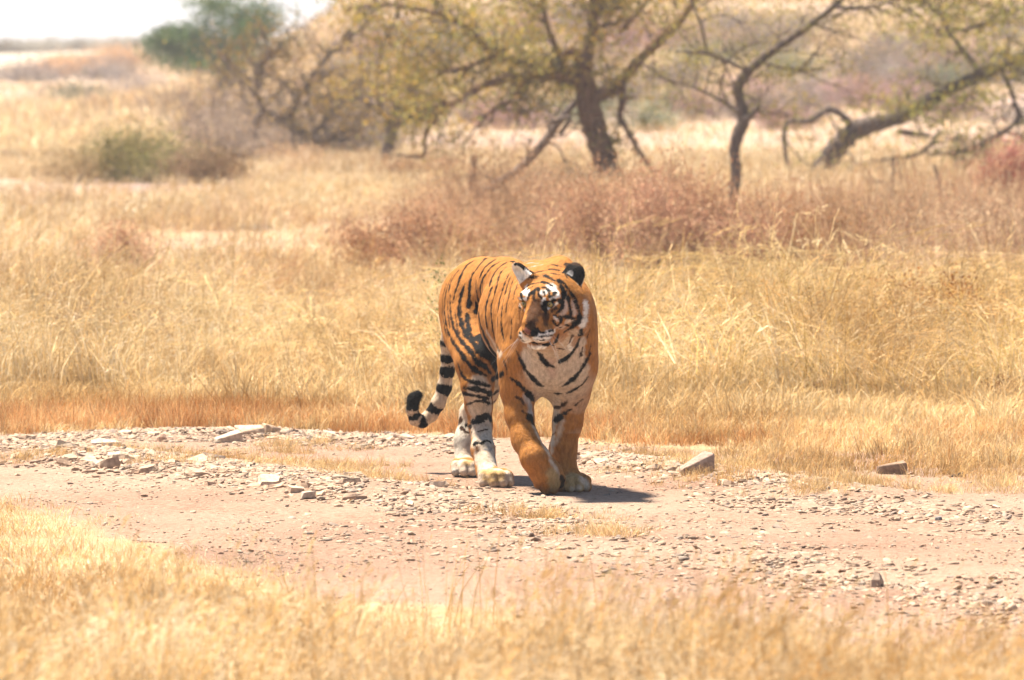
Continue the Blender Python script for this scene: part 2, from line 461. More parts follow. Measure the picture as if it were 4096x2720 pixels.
# crop, colour, first width, last width (crop pixels), points
STROKES = [
 # ---- pale regions
 ('D', CR, 190, 190, [(430, 60), (470, 200), (540, 300)]), ('D', CR, 260, 260, [(600, 60), (640, 200), (640, 340)]),
 ('D', CR, 240, 200, [(860, 120), (840, 240), (760, 330)]), ('D', CR, 110, 90, [(1000, 170), (950, 290), (880, 370)]),
 ('B', CR, 330, 330, [(560, 1450), (760, 1420), (950, 1350)]), ('B', CR, 160, 130, [(1130, 1180), (1110, 1330), (1040, 1460)]),
 ('D', PK, 110, 60, [(640, 110), (660, 260)]),
 ('D', CR, 110, 110, [(700, 500), (690, 640)]), ('D', LW, 80, 60, [(690, 620), (675, 740), (665, 860), (655, 960), (650, 1040)]),
 ('D', CR, 60, 40, [(760, 700), (730, 820), (700, 940)]),
 ('D', GY, 90, 60, [(410, 470), (430, 560), (440, 660)]), ('D', CR, 40, 46, [(455, 760), (515, 880), (580, 990), (640, 1080)]), ('D', LW, 20, 24, [(465, 770), (530, 890), (600, 1000), (655, 1080)]),
 ('D', CR, 60, 60, [(640, 1120), (690, 1200), (715, 1290)]),
 # hind legs, pale below the knee
 ('C', CR, 190, 190, [(760, 430), (770, 560)]), ('C', CR, 220, 200, [(770, 600), (785, 720), (790, 840), (790, 950), (810, 1060), (840, 1180)]),
 ('C', LW, 120, 110, [(860, 880), (850, 1000), (870, 1120), (900, 1220)]), ('C', CR, 150, 150, [(780, 1130), (810, 1250)]),
 ('C', CR, 330, 330, [(850, 1340), (950, 1380)]), ('C', OC, 120, 100, [(830, 1290), (900, 1300), (960, 1310)]),
 ('C', OC, 60, 60, [(800, 1360), (900, 1380), (1000, 1360)]),
 ('C', CR, 260, 230, [(620, 680), (620, 800), (610, 950), (600, 1100)]), ('C', LW, 150, 130, [(570, 850), (560, 1000), (550, 1120)]),
 ('C', CR, 250, 250, [(580, 1230), (640, 1280)]), ('C', LW, 80, 80, [(530, 1290), (545, 1330)]), ('C', OC, 70, 70, [(660, 1200), (630, 1210)]),
 ('C', CR, 110, 110, [(930, 480), (910, 560)]), ('C', CR, 90, 90, [(940, 300), (930, 420)]), ('C', DB, 60, 60, [(740, 1060), (745, 1090)]),
 ('E', CR, 45, 70, [(640, 1010), (700, 1110), (780, 1240), (820, 1310)]),
 # front paws
 ('D', OC, 200, 200, [(800, 1330), (900, 1330)]), ('D', CR, 90, 90, [(975, 1320), (1000, 1390)]), ('D', CR, 60, 60, [(930, 1400), (860, 1415)]),
 ('D', OC, 130, 110, [(640, 1230), (690, 1340), (660, 1420)]),
 # ---- hindquarter and flank stripes, with the groin's shade painted in
 ('E', K, 24, 30, [(372, 430), (330, 560), (305, 680), (305, 800), (330, 920), (370, 1020), (425, 1120)]),
 ('E', K, 22, 34, [(480, 280), (440, 400), (432, 520), (430, 640), (422, 730)]),
 ('E', K, 26, 40, [(398, 790), (412, 920), (430, 1040), (470, 1140), (530, 1230), (600, 1310), (690, 1375)]),
 ('E', K, 14, 46, [(510, 640), (530, 720), (545, 800), (558, 880), (575, 970)]),
 ('E', K, 40, 90, [(580, 960), (620, 1080), (690, 1220), (760, 1330)]), ('E', K, 60, 80, [(560, 1060), (620, 1180), (700, 1300)]),  # dark groin fur and the shade in it, both painted as black strokes
 ('E', K, 16, 24, [(500, 125), (400, 190), (350, 270), (312, 350), (290, 430)]),
 ('E', K, 16, 16, [(300, 405), (270, 480), (245, 560), (225, 660)]),
 ('E', K, 10, 16, [(300, 250), (230, 340), (190, 430), (170, 520)]),
 ('E', K, 10, 30, [(215, 320), (165, 430), (140, 520), (120, 640), (115, 760), (135, 900), (160, 1020), (200, 1110), (260, 1200), (320, 1290), (380, 1370), (450, 1460), (530, 1525), (640, 1570)]),
 ('E', K, 10, 34, [(190, 560), (190, 650), (192, 760), (210, 880), (232, 970), (290, 1080), (350, 1160), (420, 1240), (480, 1330), (540, 1410), (640, 1470), (695, 1545)]),
 ('E', K, 8, 14, [(140, 430), (102, 560), (92, 680), (100, 850), (122, 980), (150, 1090)]),
 ('E', BR, 8, 14, [(160, 640), (160, 760), (172, 880), (190, 980)]),
 ('E', BR, 8, 14, [(255, 780), (262, 880), (280, 980), (310, 1060)]),
 ('E', K, 16, 22, [(640, 100), (560, 190), (500, 270), (474, 310)]),
 ('E', K, 26, 26, [(760, 118), (680, 170), (620, 222), (590, 280), (560, 340)]),
 ('E', K, 16, 24, [(820, 145), (700, 215), (650, 290), (600, 355), (576, 430), (565, 500), (575, 560)]),
 ('E', BR, 12, 18, [(515, 390), (515, 480), (528, 560), (548, 640)]),
 ('E', K, 18, 28, [(900, 150), (790, 230), (740, 300), (702, 380), (690, 450)]),
 ('E', K, 28, 22, [(712, 465), (690, 540), (665, 610), (640, 700), (635, 800), (642, 900), (660, 990)]),
 ('E', K, 14, 18, [(905, 208), (830, 270), (800, 340), (780, 430), (755, 520), (735, 600), (705, 700), (705, 800), (715, 920), (735, 1050), (770, 1190), (810, 1270)]),
 ('E', K, 10, 20, [(935, 290), (880, 400), (850, 500), (815, 600), (800, 700), (786, 800), (785, 940)]),
 ('E', K, 10, 22, [(950, 330), (905, 450), (880, 560), (850, 680), (835, 800), (830, 920), (845, 1040), (868, 1130)]),
 ('E', BR, 10, 16, [(978, 378), (950, 470), (930, 570), (900, 680), (890, 780)]),
 ('E', BR, 8, 12, [(1040, 420), (1000, 520), (985, 610)]),
 ('E', BR, 12, 14, [(600, 380), (592, 460), (600, 530)]),
 ('E', GY, 24, 24, [(735, 62), (805, 66)]), ('E', GY, 26, 26, [(865, 86), (935, 76)]), ('E', GY, 22, 18, [(1000, 100), (1055, 88)]), ('E', GY, 14, 14, [(1080, 118), (1160, 108)]),
 ('B', GY, 16, 14, [(390, 180), (480, 165), (570, 175)]), ('B', GY, 14, 16, [(430, 230), (520, 210), (620, 190)]), ('B', BR, 14, 16, [(690, 215), (760, 190), (850, 215)]),
 ('E', BR, 10, 12, [(960, 860), (962, 980), (950, 1100)]), ('D', BR, 14, 10, [(165, 110), (190, 180), (195, 240)]), ('D', DB, 10, 8, [(210, 90), (216, 170)]),
 # hind leg bands
 ('C', K, 18, 36, [(560, 260), (600, 365), (640, 410), (720, 432), (865, 468)]),
 ('C', K, 26, 46, [(605, 488), (700, 493), (800, 512), (885, 552)]), ('C', K, 30, 26, [(600, 538), (680, 552), (760, 570), (865, 592)]),
 ('C', K, 12, 34, [(636, 650), (720, 617), (800, 606), (872, 645)]), ('C', K, 50, 46, [(690, 818), (740, 808), (800, 772), (850, 750), (885, 800)]),
 ('C', BR, 12, 10, [(760, 905), (850, 885)]), ('C', K, 34, 18, [(722, 1022), (762, 1016)]), ('C', K, 26, 20, [(790, 1020), (830, 990), (868, 1008)]),
 ('C', GY, 18, 16, [(810, 1075), (850, 1092), (888, 1075)]), ('C', K, 70, 60, [(880, 150), (920, 240), (930, 330)]), ('C', K, 50, 44, [(893, 402), (940, 372), (988, 350)]), ('C', K, 38, 26, [(886, 570), (920, 540), (955, 490)]),
 ('C', BR, 26, 18, [(890, 628), (932, 606)]), ('C', BR, 24, 20, [(590, 870), (630, 912), (690, 915)]), ('C', K, 30, 26, [(640, 850), (682, 862)]), ('C', BR, 60, 30, [(580, 800), (560, 830)]),
 # ---- chest and forelegs
 ('D', K, 18, 44, [(290, 10), (340, 110), (380, 190), (450, 280), (520, 350), (562, 368)]), ('D', K, 50, 22, [(525, 30), (560, 90), (610, 140), (675, 172)]),
 ('D', K, 18, 36, [(1050, 20), (1000, 110), (950, 200), (880, 280), (820, 330), (765, 362)]), ('D', K, 14, 26, [(1022, 268), (960, 350), (880, 400), (805, 438)]),
 ('D', K, 26, 16, [(690, 442), (745, 440)]), ('D', K, 20, 34, [(235, 288), (310, 340), (385, 415)]), ('D', K, 44, 30, [(400, 430), (440, 470), (465, 512)]),
 ('D', K, 56, 34, [(420, 680), (440, 692), (456, 735)]), ('D', BR, 22, 14, [(295, 478), (340, 500), (372, 560)]), ('D', DB, 18, 12, [(350, 620), (405, 655)]),
 ('D', BR, 22, 30, [(670, 585), (740, 575), (800, 520)]), ('D', K, 54, 16, [(672, 708), (715, 698), (765, 650), (850, 598)]), ('D', BR, 16, 12, [(890, 556), (965, 496)]),
 ('D', DB, 16, 10, [(660, 856), (692, 838)]), ('D', BR, 12, 12, [(940, 70), (960, 20)]),
 ('D', BR, 60, 40, [(740, 1400), (770, 1330), (750, 1290)]),
 # ---- head: pale
 ('B', DB, 150, 200, [(540, 690), (510, 820), (470, 930)]), ('B', DB, 110, 100, [(660, 850), (660, 950)]),
 ('B', BR, 60, 60, [(650, 720), (655, 800), (680, 880)]), ('B', BR, 90, 60, [(470, 990), (420, 1010)]),
 ('B', WH, 90, 90, [(395, 505), (385, 570)]), ('B', WH, 60, 70, [(435, 540), (420, 580)]), ('B', WH, 40, 40, [(325, 640), (400, 640)]),
 ('B', WH, 100, 90, [(620, 560), (690, 530)]), ('B', WH, 90, 90, [(725, 470), (790, 530), (830, 590)]), ('B', WH, 46, 50, [(640, 640), (636, 705)]), ('B', WH, 50, 46, [(730, 640), (810, 618)]),
 ('B', PK, 90, 90, [(905, 700), (920, 780), (870, 835)]), ('B', CR, 60, 60, [(920, 560), (935, 640)]), ('B', PK, 60, 70, [(1010, 680), (1035, 830)]), ('B', CR, 100, 90, [(940, 935), (1010, 925)]),
 ('B', WH, 90, 100, [(1185, 690), (1185, 800), (1165, 920), (1130, 1010)]), ('B', CR, 110, 120, [(1060, 1060), (960, 1160), (900, 1230)]), ('B', PK, 80, 70, [(800, 1020), (850, 1000), (900, 1010)]),
 ('B', CR, 130, 130, [(860, 1220), (960, 1280)]), ('B', WH, 60, 60, [(1010, 1150), (960, 1250), (1000, 1310)]),
 ('B', WH, 80, 90, [(330, 1100), (370, 1170), (430, 1200)]), ('B', WH, 70, 70, [(500, 1150), (600, 1100), (690, 1090), (775, 1065)]), ('B', WH, 80, 70, [(500, 1170), (600, 1170), (730, 1150)]),
 ('B', WH, 80, 80, [(450, 1260), (520, 1290), (640, 1285)]), ('B', CR, 60, 60, [(560, 1310), (680, 1300)]),
 ('B', CR, 100, 110, [(250, 200), (290, 290), (340, 350)]), ('B', WH, 60, 60, [(240, 220), (260, 290)]),
 ('B', WH, 30, 26, [(322, 705), (345, 750), (388, 778)]), ('B', WH, 34, 40, [(690, 764), (750, 730), (812, 690)]),
 # ---- head: dark
 ('B', K, 40, 50, [(225, 145), (320, 205), (420, 275), (500, 290)]),
 ('B', DB, 150, 150, [(960, 230), (1060, 250), (1090, 330)]), ('B', BR, 70, 60, [(950, 190), (1060, 170), (1140, 250), (1145, 370)]), ('B', K, 110, 90, [(1000, 340), (1070, 380), (1090, 450)]),
 ('B', K, 30, 30, [(1150, 300), (1145, 430)]), ('B', GY, 30, 24, [(960, 240), (980, 290)]), ('B', GY, 26, 20, [(1010, 250), (1020, 300)]), ('B', BR, 30, 20, [(920, 300), (940, 370)]),
 ('B', K, 32, 22, [(430, 368), (540, 350), (640, 312)]), ('B', K, 20, 30, [(530, 295), (640, 270), (740, 250), (850, 272)]), ('B', K, 50, 44, [(640, 325), (700, 360), (765, 395)]),
 ('B', K, 34, 24, [(415, 482), (480, 442), (565, 430)]), ('B', K, 40, 44, [(620, 418), (680, 430), (742, 468)]), ('B', K, 24, 20, [(400, 530), (440, 500), (482, 485)]),
 ('B', K, 30, 30, [(612, 485), (660, 492), (702, 535)]), ('B', K, 80, 60, [(490, 560), (525, 520)]), ('B', K, 44, 30, [(560, 505), (572, 580), (602, 625)]), ('B', K, 34, 30, [(725, 300), (825, 322)]),
 ('B', K, 40, 20, [(455, 570), (425, 655)]), ('B', BR, 50, 30, [(500, 600), (520, 660)]),
 ('B', K, 26, 26, [(640, 540), (650, 602)]), ('B', K, 50, 22, [(792, 552), (760, 590), (700, 614)]), ('B', K, 26, 26, [(702, 545), (716, 580), (690, 610)]), ('B', K, 34, 30, [(335, 565), (352, 625)]),
 ('B', K, 60, 66, [(835, 400), (870, 480), (898, 560), (890, 625)]), ('B', K, 50, 30, [(885, 640), (882, 740), (842, 800), (800, 825)]),
 ('B', K, 34, 50, [(860, 395), (950, 500), (1020, 600), (1062, 700), (1092, 800), (1115, 900)]), ('B', K, 40, 36, [(950, 610), (970, 720), (986, 800), (986, 872)]),
 ('B', K, 30, 40, [(830, 868), (900, 875), (980, 886), (1065, 892)]), ('B', K, 80, 70, [(1105, 880), (1090, 950), (1045, 960)]), ('B', K, 36, 26, [(1060, 975), (980, 1022), (905, 1075)]),
 ('B', K, 32, 28, [(920, 980), (955, 992)]), ('B', BR, 26, 26, [(856, 1010), (866, 1014)]), ('B', K, 40, 36, [(865, 895), (860, 950), (815, 992)]), ('B', K, 22, 22, [(775, 862), (835, 885)]),
 ('B', K, 22, 22, [(755, 915), (800, 985)]), ('B', WH, 20, 20, [(770, 880), (820, 925)]),
 ('B', K, 56, 60, [(650, 705), (700, 680), (765, 665)]), ('B', K, 30, 50, [(770, 660), (830, 650), (880, 680)]), ('B', K, 56, 40, [(640, 745), (660, 810)]), ('B', BR, 46, 40, [(800, 760), (740, 800)]),
 ('B', K, 30, 30, [(328, 676), (360, 655), (398, 690), (402, 740)]), ('B', K, 22, 22, [(310, 690), (318, 740), (360, 790)]), ('B', DB, 30, 26, [(320, 790), (350, 830)]),
 ('B', NOSE, 56, 50, [(400, 1060), (460, 1085)]), ('B', K, 70, 50, [(545, 1055), (475, 1120)]), ('B', K, 18, 18, [(355, 1040), (400, 1095), (465, 1140)]),
 ('B', K, 44, 50, [(470, 1205), (560, 1218), (660, 1232), (745, 1245)]), ('B', K, 66, 60, [(765, 1225), (805, 1170), (830, 1105)]),
 ('B', K, 26, 24, [(600, 1082), (680, 1070), (765, 1050)]), ('B', K, 22, 20, [(580, 1132), (680, 1122), (770, 1105)]), ('B', K, 12, 12, [(505, 1168), (600, 1182), (725, 1165)]),
 ('B', K, 24, 20, [(318, 1080), (330, 1092)]), ('B', K, 22, 20, [(322, 1138), (345, 1150)]), ('B', BR, 18, 16, [(355, 1185), (375, 1192)]),
 ('B', K, 50, 64, [(1125, 1045), (1105, 1150), (1062, 1260), (1000, 1350), (920, 1420), (835, 1462)]), ('B', BR, 30, 26, [(1015, 1105), (968, 1225)]), ('B', BR, 20, 20, [(820, 1280), (905, 1300)]),
 ('B', K, 46, 56, [(565, 1345), (620, 1430), (680, 1500)]), ('B', BR, 14, 12, [(1150, 1260), (1120, 1370)]), ('B', BR, 12, 16, [(1240, 1030), (1200, 1150)]), ('B', K, 10, 20, [(1255, 1230), (1220, 1360), (1150, 1530)]),
]

def paint_tiger(v, f, nrm):
    bvh = BVHTree.FromPolygons(v.tolist(), f.tolist())
    cam_p = Vector((0, CAM_Y, CAM_H))
    def cast(px, py):
        h = bvh.ray_cast(cam_p, Vector(ray(px, py)).normalized())
        return None if h[0] is None else np.array(h[0])
    n = len(v)
    rng = np.random.default_rng(5)
    # low-frequency mottling, a cheap sum of sines
    def wob(s, a=1.0):
        return (np.sin(v[:, 0] * 31 * s + 3 * np.sin(v[:, 2] * 17 * s)) + np.sin(v[:, 2] * 43 * s + 2 * np.sin(v[:, 1] * 23 * s)) + np.sin(v[:, 1] * 37 * s + v[:, 0] * 19 * s)) * a / 3
    base = np.tile(np.array([.305, .124, .029]), (n, 1))
    base *= (1 + .10 * wob(.6) + .08 * wob(2.3))[:, None]
    # underside and insides of the legs are pale
    c_ax = (P(2200, 1300, 0) + P(1938, 1215, 1.0)) / 2
    side = (v - c_ax) @ R_BODY[1]
    along = (v - c_ax) @ R_BODY[0]
    low = np.clip((-nrm[:, 2] - .25) * 2.0, 0, 1) * np.clip((.75 - v[:, 2]) * 6, 0, 1) * (v[:, 2] > .25)
    base += low[:, None] * (np.array(CR) - base) * .9
    # the tail is cream between its rings
    tp = np.array([P(*c) for c, r in TAIL])
    seg = np.linalg.norm(np.diff(tp, axis=0), axis=1)
    cum = np.concatenate([[0], np.cumsum(seg)])
    bd = np.full(n, 9.0); bs = np.zeros(n)
    for i in range(len(tp) - 1):
        ab = tp[i + 1] - tp[i]
        t = np.clip(((v - tp[i]) @ ab) / (ab @ ab), 0, 1)
        d = np.linalg.norm(v - tp[i] - t[:, None] * ab, axis=1)
        m = d < bd
        bd[m] = d[m]; bs[m] = (cum[i] + t * seg[i])[m]
    tail = (bd < .05) & (bs > cum[2] - .06)
    jit = bs + .006 * wob(2.0) + rng.normal(0, .0025, n)
    tail_cr = np.array(CR) * np.array([1.0, .97, .92])
    tc = np.tile(tail_cr, (n, 1))
    L = cum[-1]
    # ring centres in arc length, from photo rows along the tail
    rings = []
    for (px, py, w) in ((1792, 1352, .018), (1795, 1424, .034), (1790, 1486, .036), (1776, 1556, .034), (1740, 1638, .034), (1688, 1690, .026), (1650, 1660, .026)):
        q = P(px, py, 1.37)
        bb = min(range(len(tp) - 1), key=lambda i: np.linalg.norm(q - (tp[i] + tp[i + 1]) / 2))
        ab = tp[bb + 1] - tp[bb]
        t = np.clip(((q - tp[bb]) @ ab) / (ab @ ab), 0, 1)
        rings.append((cum[bb] + t * seg[bb], w))
    for c, w in rings:
        m = np.abs(jit - c) < w / 2 * 1.2 * (1 + .2 * np.sin(v[:, 0] * 60))
        tc[m] = K
    tc[jit > cum[-3]] = K
    base[tail] = tc[tail]

    col = base
    # mirror plane of the trunk, for the side that the photograph hides
    m_n = R_BODY[1]
    m_p = P(2195, 1300, 0.05)
    fine = rng.normal(0, 1, n)
    def apply(pts, w0, w1, colr, soft=.0022):
        pts = np.asarray(pts)
        lo, hi = pts.min(0) - w0 - w1 - .02, pts.max(0) + w0 + w1 + .02
        idx = np.flatnonzero(np.all((v > lo) & (v < hi), axis=1))
        if not len(idx):
            return
        q = v[idx]
        best = np.full(len(idx), 9.0)
        if len(pts) == 1:
            best = np.linalg.norm(q - pts[0], axis=1) - w0 / 2
        seglen = np.linalg.norm(np.diff(pts, axis=0), axis=1)
        tot = max(seglen.sum(), 1e-6); cu = 0.0
        for i in range(len(pts) - 1):
            ab = pts[i + 1] - pts[i]
            if seglen[i] < 1e-6:
                continue
            t = np.clip(((q - pts[i]) @ ab) / (ab @ ab), 0, 1)
            d = np.linalg.norm(q - pts[i] - t[:, None] * ab, axis=1)
            s = (cu + t * seglen[i]) / tot
            w = (w0 + (w1 - w0) * s) * (1 + .22 * np.sin(s * tot * 75 + w0 * 900) + .12 * np.sin(s * tot * 190))
            if tot > .09:      # long stripes end in points
                w = w * np.clip(np.minimum(s, 1 - s) * 9 + .45, 0, 1)
            best = np.minimum(best, d - w / 2)
            cu += seglen[i]
        best = best + fine[idx] * .0018 + .0012 * np.sin(q[:, 2] * 190 + q[:, 0] * 130)
        a = np.clip(.5 - best / (2 * soft), 0, 1)
        col[idx] += a[:, None] * (np.array(colr) - col[idx])
    pale = (CR, WH, LW, OC, PK, DB, GY)
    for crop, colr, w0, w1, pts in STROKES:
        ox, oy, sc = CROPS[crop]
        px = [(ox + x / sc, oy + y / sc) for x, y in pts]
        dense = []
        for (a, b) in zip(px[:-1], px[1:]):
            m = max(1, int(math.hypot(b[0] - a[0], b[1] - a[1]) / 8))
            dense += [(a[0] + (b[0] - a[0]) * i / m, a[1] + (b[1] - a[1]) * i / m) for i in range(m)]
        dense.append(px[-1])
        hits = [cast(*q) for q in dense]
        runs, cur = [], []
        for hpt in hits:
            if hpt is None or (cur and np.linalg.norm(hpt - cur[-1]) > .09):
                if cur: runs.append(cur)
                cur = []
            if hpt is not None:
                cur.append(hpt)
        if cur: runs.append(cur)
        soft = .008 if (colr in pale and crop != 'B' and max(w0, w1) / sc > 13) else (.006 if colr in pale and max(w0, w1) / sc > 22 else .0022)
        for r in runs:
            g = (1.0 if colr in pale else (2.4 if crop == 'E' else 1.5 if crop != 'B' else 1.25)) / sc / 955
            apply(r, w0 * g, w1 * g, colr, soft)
            if crop == 'E' or (crop == 'D' and colr in (K, BR) and False):
                r2 = np.array(r)
                r2 = r2 - 2 * ((r2 - m_p) @ m_n)[:, None] * m_n
                hit2 = [bvh.find_nearest(Vector(q)) for q in r2]
                r2 = [np.array(h[0]) for h in hit2 if h[0] is not None and h[3] < .12]
                if len(r2) > 1:
                    apply(r2, w0 * g, w1 * g, colr, soft)
    # ears: pale hair inside, black behind with a pale spot
    for i, (b_, t_, up_, n_, s_) in enumerate(ear_frames()):
        c_ = (b_ + t_) / 2; L_ = np.linalg.norm(t_ - b_)
        q = v - c_
        near = (np.abs(q @ up_ + .012) < L_ * .62) & (np.abs(q @ s_) < L_ * .60) & (np.abs(q @ n_) < .034)
        front = (nrm @ n_) > .05
        edge = ((q @ up_) / (L_ * .62)) ** 2 + ((q @ s_) / (L_ * (.40 if i == 0 else .56))) ** 2 > .80
        top = q @ up_ > -L_ * .38
        col[near & front & top] = WH if i == 0 else CR
        col[near & ~front & top] = np.array(K) * 1.6
        col[near & edge & top & (q @ up_ > 0)] = np.array(K) * 2
        if i == 1:
            spot = near & ~front & (np.hypot(q @ up_ - .004, q @ s_) < .016)
            col[spot] = np.array(GY) * (.6 + .3 * fine[spot][:, None] * .3)
    col *= (1 + .05 * fine)[:, None]
    return np.clip(col, 0.001, .85)

def coat_material():
    m, N, Lk, bs = new_mat("tiger_coat")
    at = N.new("ShaderNodeAttribute"); at.attribute_name = "tint"
    nzc = N.new("ShaderNodeTexNoise"); nzc.inputs["Scale"].default_value = 75; nzc.inputs["Detail"].default_value = 4; nzc.inputs["Roughness"].default_value = .7
    mrc = N.new("ShaderNodeMapRange"); mrc.inputs[1].default_value = .3; mrc.inputs[2].default_value = .7; mrc.inputs[3].default_value = .66; mrc.inputs[4].default_value = 1.28
    vmc = N.new("ShaderNodeVectorMath"); vmc.operation = 'SCALE'
    Lk.new(nzc.outputs["Fac"], mrc.inputs[0]); Lk.new(at.outputs["Color"], vmc.inputs[0]); Lk.new(mrc.outputs[0], vmc.inputs["Scale"])
    Lk.new(vmc.outputs[0], bs.inputs["Base Color"])
    bs.inputs["Roughness"].default_value = .7
    bs.inputs["Specular IOR Level"].default_value = .06
    bs.inputs["Sheen Weight"].default_value = .0
    bs.inputs["Sheen Roughness"].default_value = .4
    tc = N.new("ShaderNodeTexCoord")
    mp = N.new("ShaderNodeMapping"); mp.inputs["Scale"].default_value = (1, 1, .35)
    nz = N.new("ShaderNodeTexNoise"); nz.inputs["Scale"].default_value = 160; nz.inputs["Detail"].default_value = 3
    bp = N.new("ShaderNodeBump"); bp.inputs["Strength"].default_value = .5; bp.inputs["Distance"].default_value = .006
    Lk.new(tc.outputs["Object"], mp.inputs[0]); Lk.new(mp.outputs[0], nz.inputs[0]); Lk.new(mp.outputs[0], nzc.inputs[0])
    nb = N.new("ShaderNodeTexNoise"); nb.inputs["Scale"].default_value = 11; nb.inputs["Detail"].default_value = 2
    bb = N.new("ShaderNodeBump"); bb.inputs["Strength"].default_value = .55; bb.inputs["Distance"].default_value = .03
    Lk.new(tc.outputs["Object"], nb.inputs[0]); Lk.new(nb.outputs["Fac"], bb.inputs["Height"]); Lk.new(bb.outputs[0], bp.inputs["Normal"])
    Lk.new(nz.outputs["Fac"], bp.inputs["Height"]); Lk.new(bp.outputs[0], bs.inputs["Normal"])
    return m

def plain_mat(name, col, rough=.6, spec=.3):
    m, N, Lk, bs = new_mat(name)
    bs.inputs["Base Color"].default_value = (*col, 1)
    bs.inputs["Roughness"].default_value = rough
    bs.inputs["Specular IOR Level"].default_value = spec
    return m

def build_tiger():
    sdf, eyes = make_sdf()
    lo, hi = np.array([-.52, -.80, -.02]), np.array([.42, 1.52, 1.06])
    v, f = surface_nets(sdf, lo, hi, .0044)
    nrm = vert_normals(v, f)
    col = paint_tiger(v, f, nrm)
    origin = np.array([.05, .4, 0.0])
    root = empty("tiger", origin)
    tag(root, "orange tiger with black stripes walking on the dirt track, head turned aside", "tiger")
    mat = coat_material()
    body = mesh_obj("body", v - origin, f, mat, root, smooth=True)
    set_color(body.data, col)
    # eyes
    me, N, Lk, bs = new_mat("tiger_eye")
    tcn = N.new("ShaderNodeTexCoord")
    sep = N.new("ShaderNodeSeparateXYZ")
    Lk.new(tcn.outputs["Object"], sep.inputs[0])
    ln = N.new("ShaderNodeVectorMath"); ln.operation = 'LENGTH'
    cmb = N.new("ShaderNodeCombineXYZ")
    Lk.new(sep.outputs[0], cmb.inputs[0]); Lk.new(sep.outputs[1], cmb.inputs[1])
    Lk.new(cmb.outputs[0], ln.inputs[0])
    rp = N.new("ShaderNodeValToRGB")
    rp.color_ramp.interpolation = 'CONSTANT'
    e = rp.color_ramp.elements
    e[0].position = 0; e[0].color = (.004, .004, .004, 1)
    e[1].position = .0036; e[1].color = (.22, .165, .04, 1)
    k = e.new(.0098); k.color = (.008, .006, .005, 1)
    Lk.new(ln.outputs["Value"], rp.inputs[0]); Lk.new(rp.outputs[0], bs.inputs["Base Color"])
    bs.inputs["Roughness"].default_value = .12
    look = Vector((-.45, -.86, -.12)).normalized()
    for e in eyes:
        bm = bmesh.new()
        bmesh.ops.create_uvsphere(bm, u_segments=20, v_segments=12, radius=.0155)
        dm = bpy.data.meshes.new("eye"); bm.to_mesh(dm); bm.free()
        for p in dm.polygons: p.use_smooth = True
        dm.materials.append(me)
        o = bpy.data.objects.new("eye", dm); COL.objects.link(o); o.parent = root
        o.location = Vector(e - origin)
        o.rotation_euler = look.to_track_quat('Z', 'Y').to_euler()
    # whiskers: one thin tapered strand each
    wm = plain_mat("whisker", (.62, .60, .56), .5)
    rng = random.Random(3)
    for s in (1, -1):
        for i in range(5):
            a = hp(.205 - .012 * (i % 4), s * (.055 + .006 * (i % 3)), -.085 - .012 * (i // 4))
            L = rng.uniform(.09, .17)
            d = unit(R_HEAD[1] * s * rng.uniform(.5, 1.0) + R_HEAD[0] * rng.uniform(.1, .5) - np.array([0, 0, 1]) * rng.uniform(.1, 1.3))
            pts = [a + d * L * t - np.array([0, 0, .05]) * L * 3 * t * t for t in (0, .33, .66, 1)]
            vv, ff = [], []
            side = unit(np.cross(d, [0.3, -1, .2])); up2 = np.cross(side, d)
            for t, p in zip((1, .8, .55, .15), pts):
                for k in range(3):
                    an = k * 2.094
                    vv.append(p - origin + (side * math.cos(an) + up2 * math.sin(an)) * .00045 * t)
            for j in range(3):
                for k in range(3):
                    ff.append((j * 3 + k, j * 3 + (k + 1) % 3, j * 3 + 3 + (k + 1) % 3, j * 3 + 3 + k))
            mesh_obj("whisker", vv, ff, wm, root)
    # claws at the toes that show
    # short fur: thin lying hairs in the colour of the coat beneath, longer on cheeks, chest, belly and tail tip
    rg = np.random.default_rng(11)
    q = v[f]
    area = np.linalg.norm(np.cross(q[:, 2] - q[:, 0], q[:, 3] - q[:, 1]), axis=1)
    nh = 150000
    pick = rg.choice(len(f), nh, p=area / area.sum())
    w = rg.random((nh, 2))
    a, b, c, d = (q[pick, i] for i in range(4))
    root_p = (a * (1 - w[:, :1]) + b * w[:, :1]) * (1 - w[:, 1:]) + (d * (1 - w[:, :1]) + c * w[:, :1]) * w[:, 1:]
    fi = f[pick, 0]
    nn = nrm[fi]
    cc = col[fi]
    flow = np.tile(-HEADING * .55 + np.array([0, 0, -.8]), (nh, 1))
    hd = np.linalg.norm(root_p - H0, axis=1) < .30
    flow[hd] = -R_HEAD[0] * .9 + (root_p[hd] - H0) * 1.5
    flow += rg.normal(0, .25, (nh, 3))
    flow -= (flow * nn).sum(1, keepdims=True) * nn
    flow /= np.linalg.norm(flow, axis=1, keepdims=True) + 1e-9
    ln_ = rg.uniform(.007, .013, nh)
    hq = (root_p - H0) @ R_HEAD.T
    ln_[hd & (hq[:, 0] > .06)] *= .45
    ruff = hd & (np.abs(hq[:, 1]) > .10) & (hq[:, 2] < .02)
    ln_[ruff] *= 1.4
    ln_[root_p[:, 2] < .10] *= .6
    tipc = np.linalg.norm(root_p - P(*TAIL[-1][0]), axis=1) < .07
    ln_[tipc] *= 1.5
    lift = np.where(tipc, .9, np.where(ruff, .4, .22))
    dirv = flow + nn * lift[:, None]
    dirv /= np.linalg.norm(dirv, axis=1, keepdims=True)
    sd = np.cross(dirv, nn); sd /= np.linalg.norm(sd, axis=1, keepdims=True) + 1e-9
    wd = .0009
    p0 = root_p - nn * .001 - origin
    hv = np.stack([p0 - sd * wd, p0 + sd * wd, p0 + dirv * ln_[:, None]], 1).reshape(-1, 3)
    hf = np.arange(nh * 3).reshape(-1, 3)
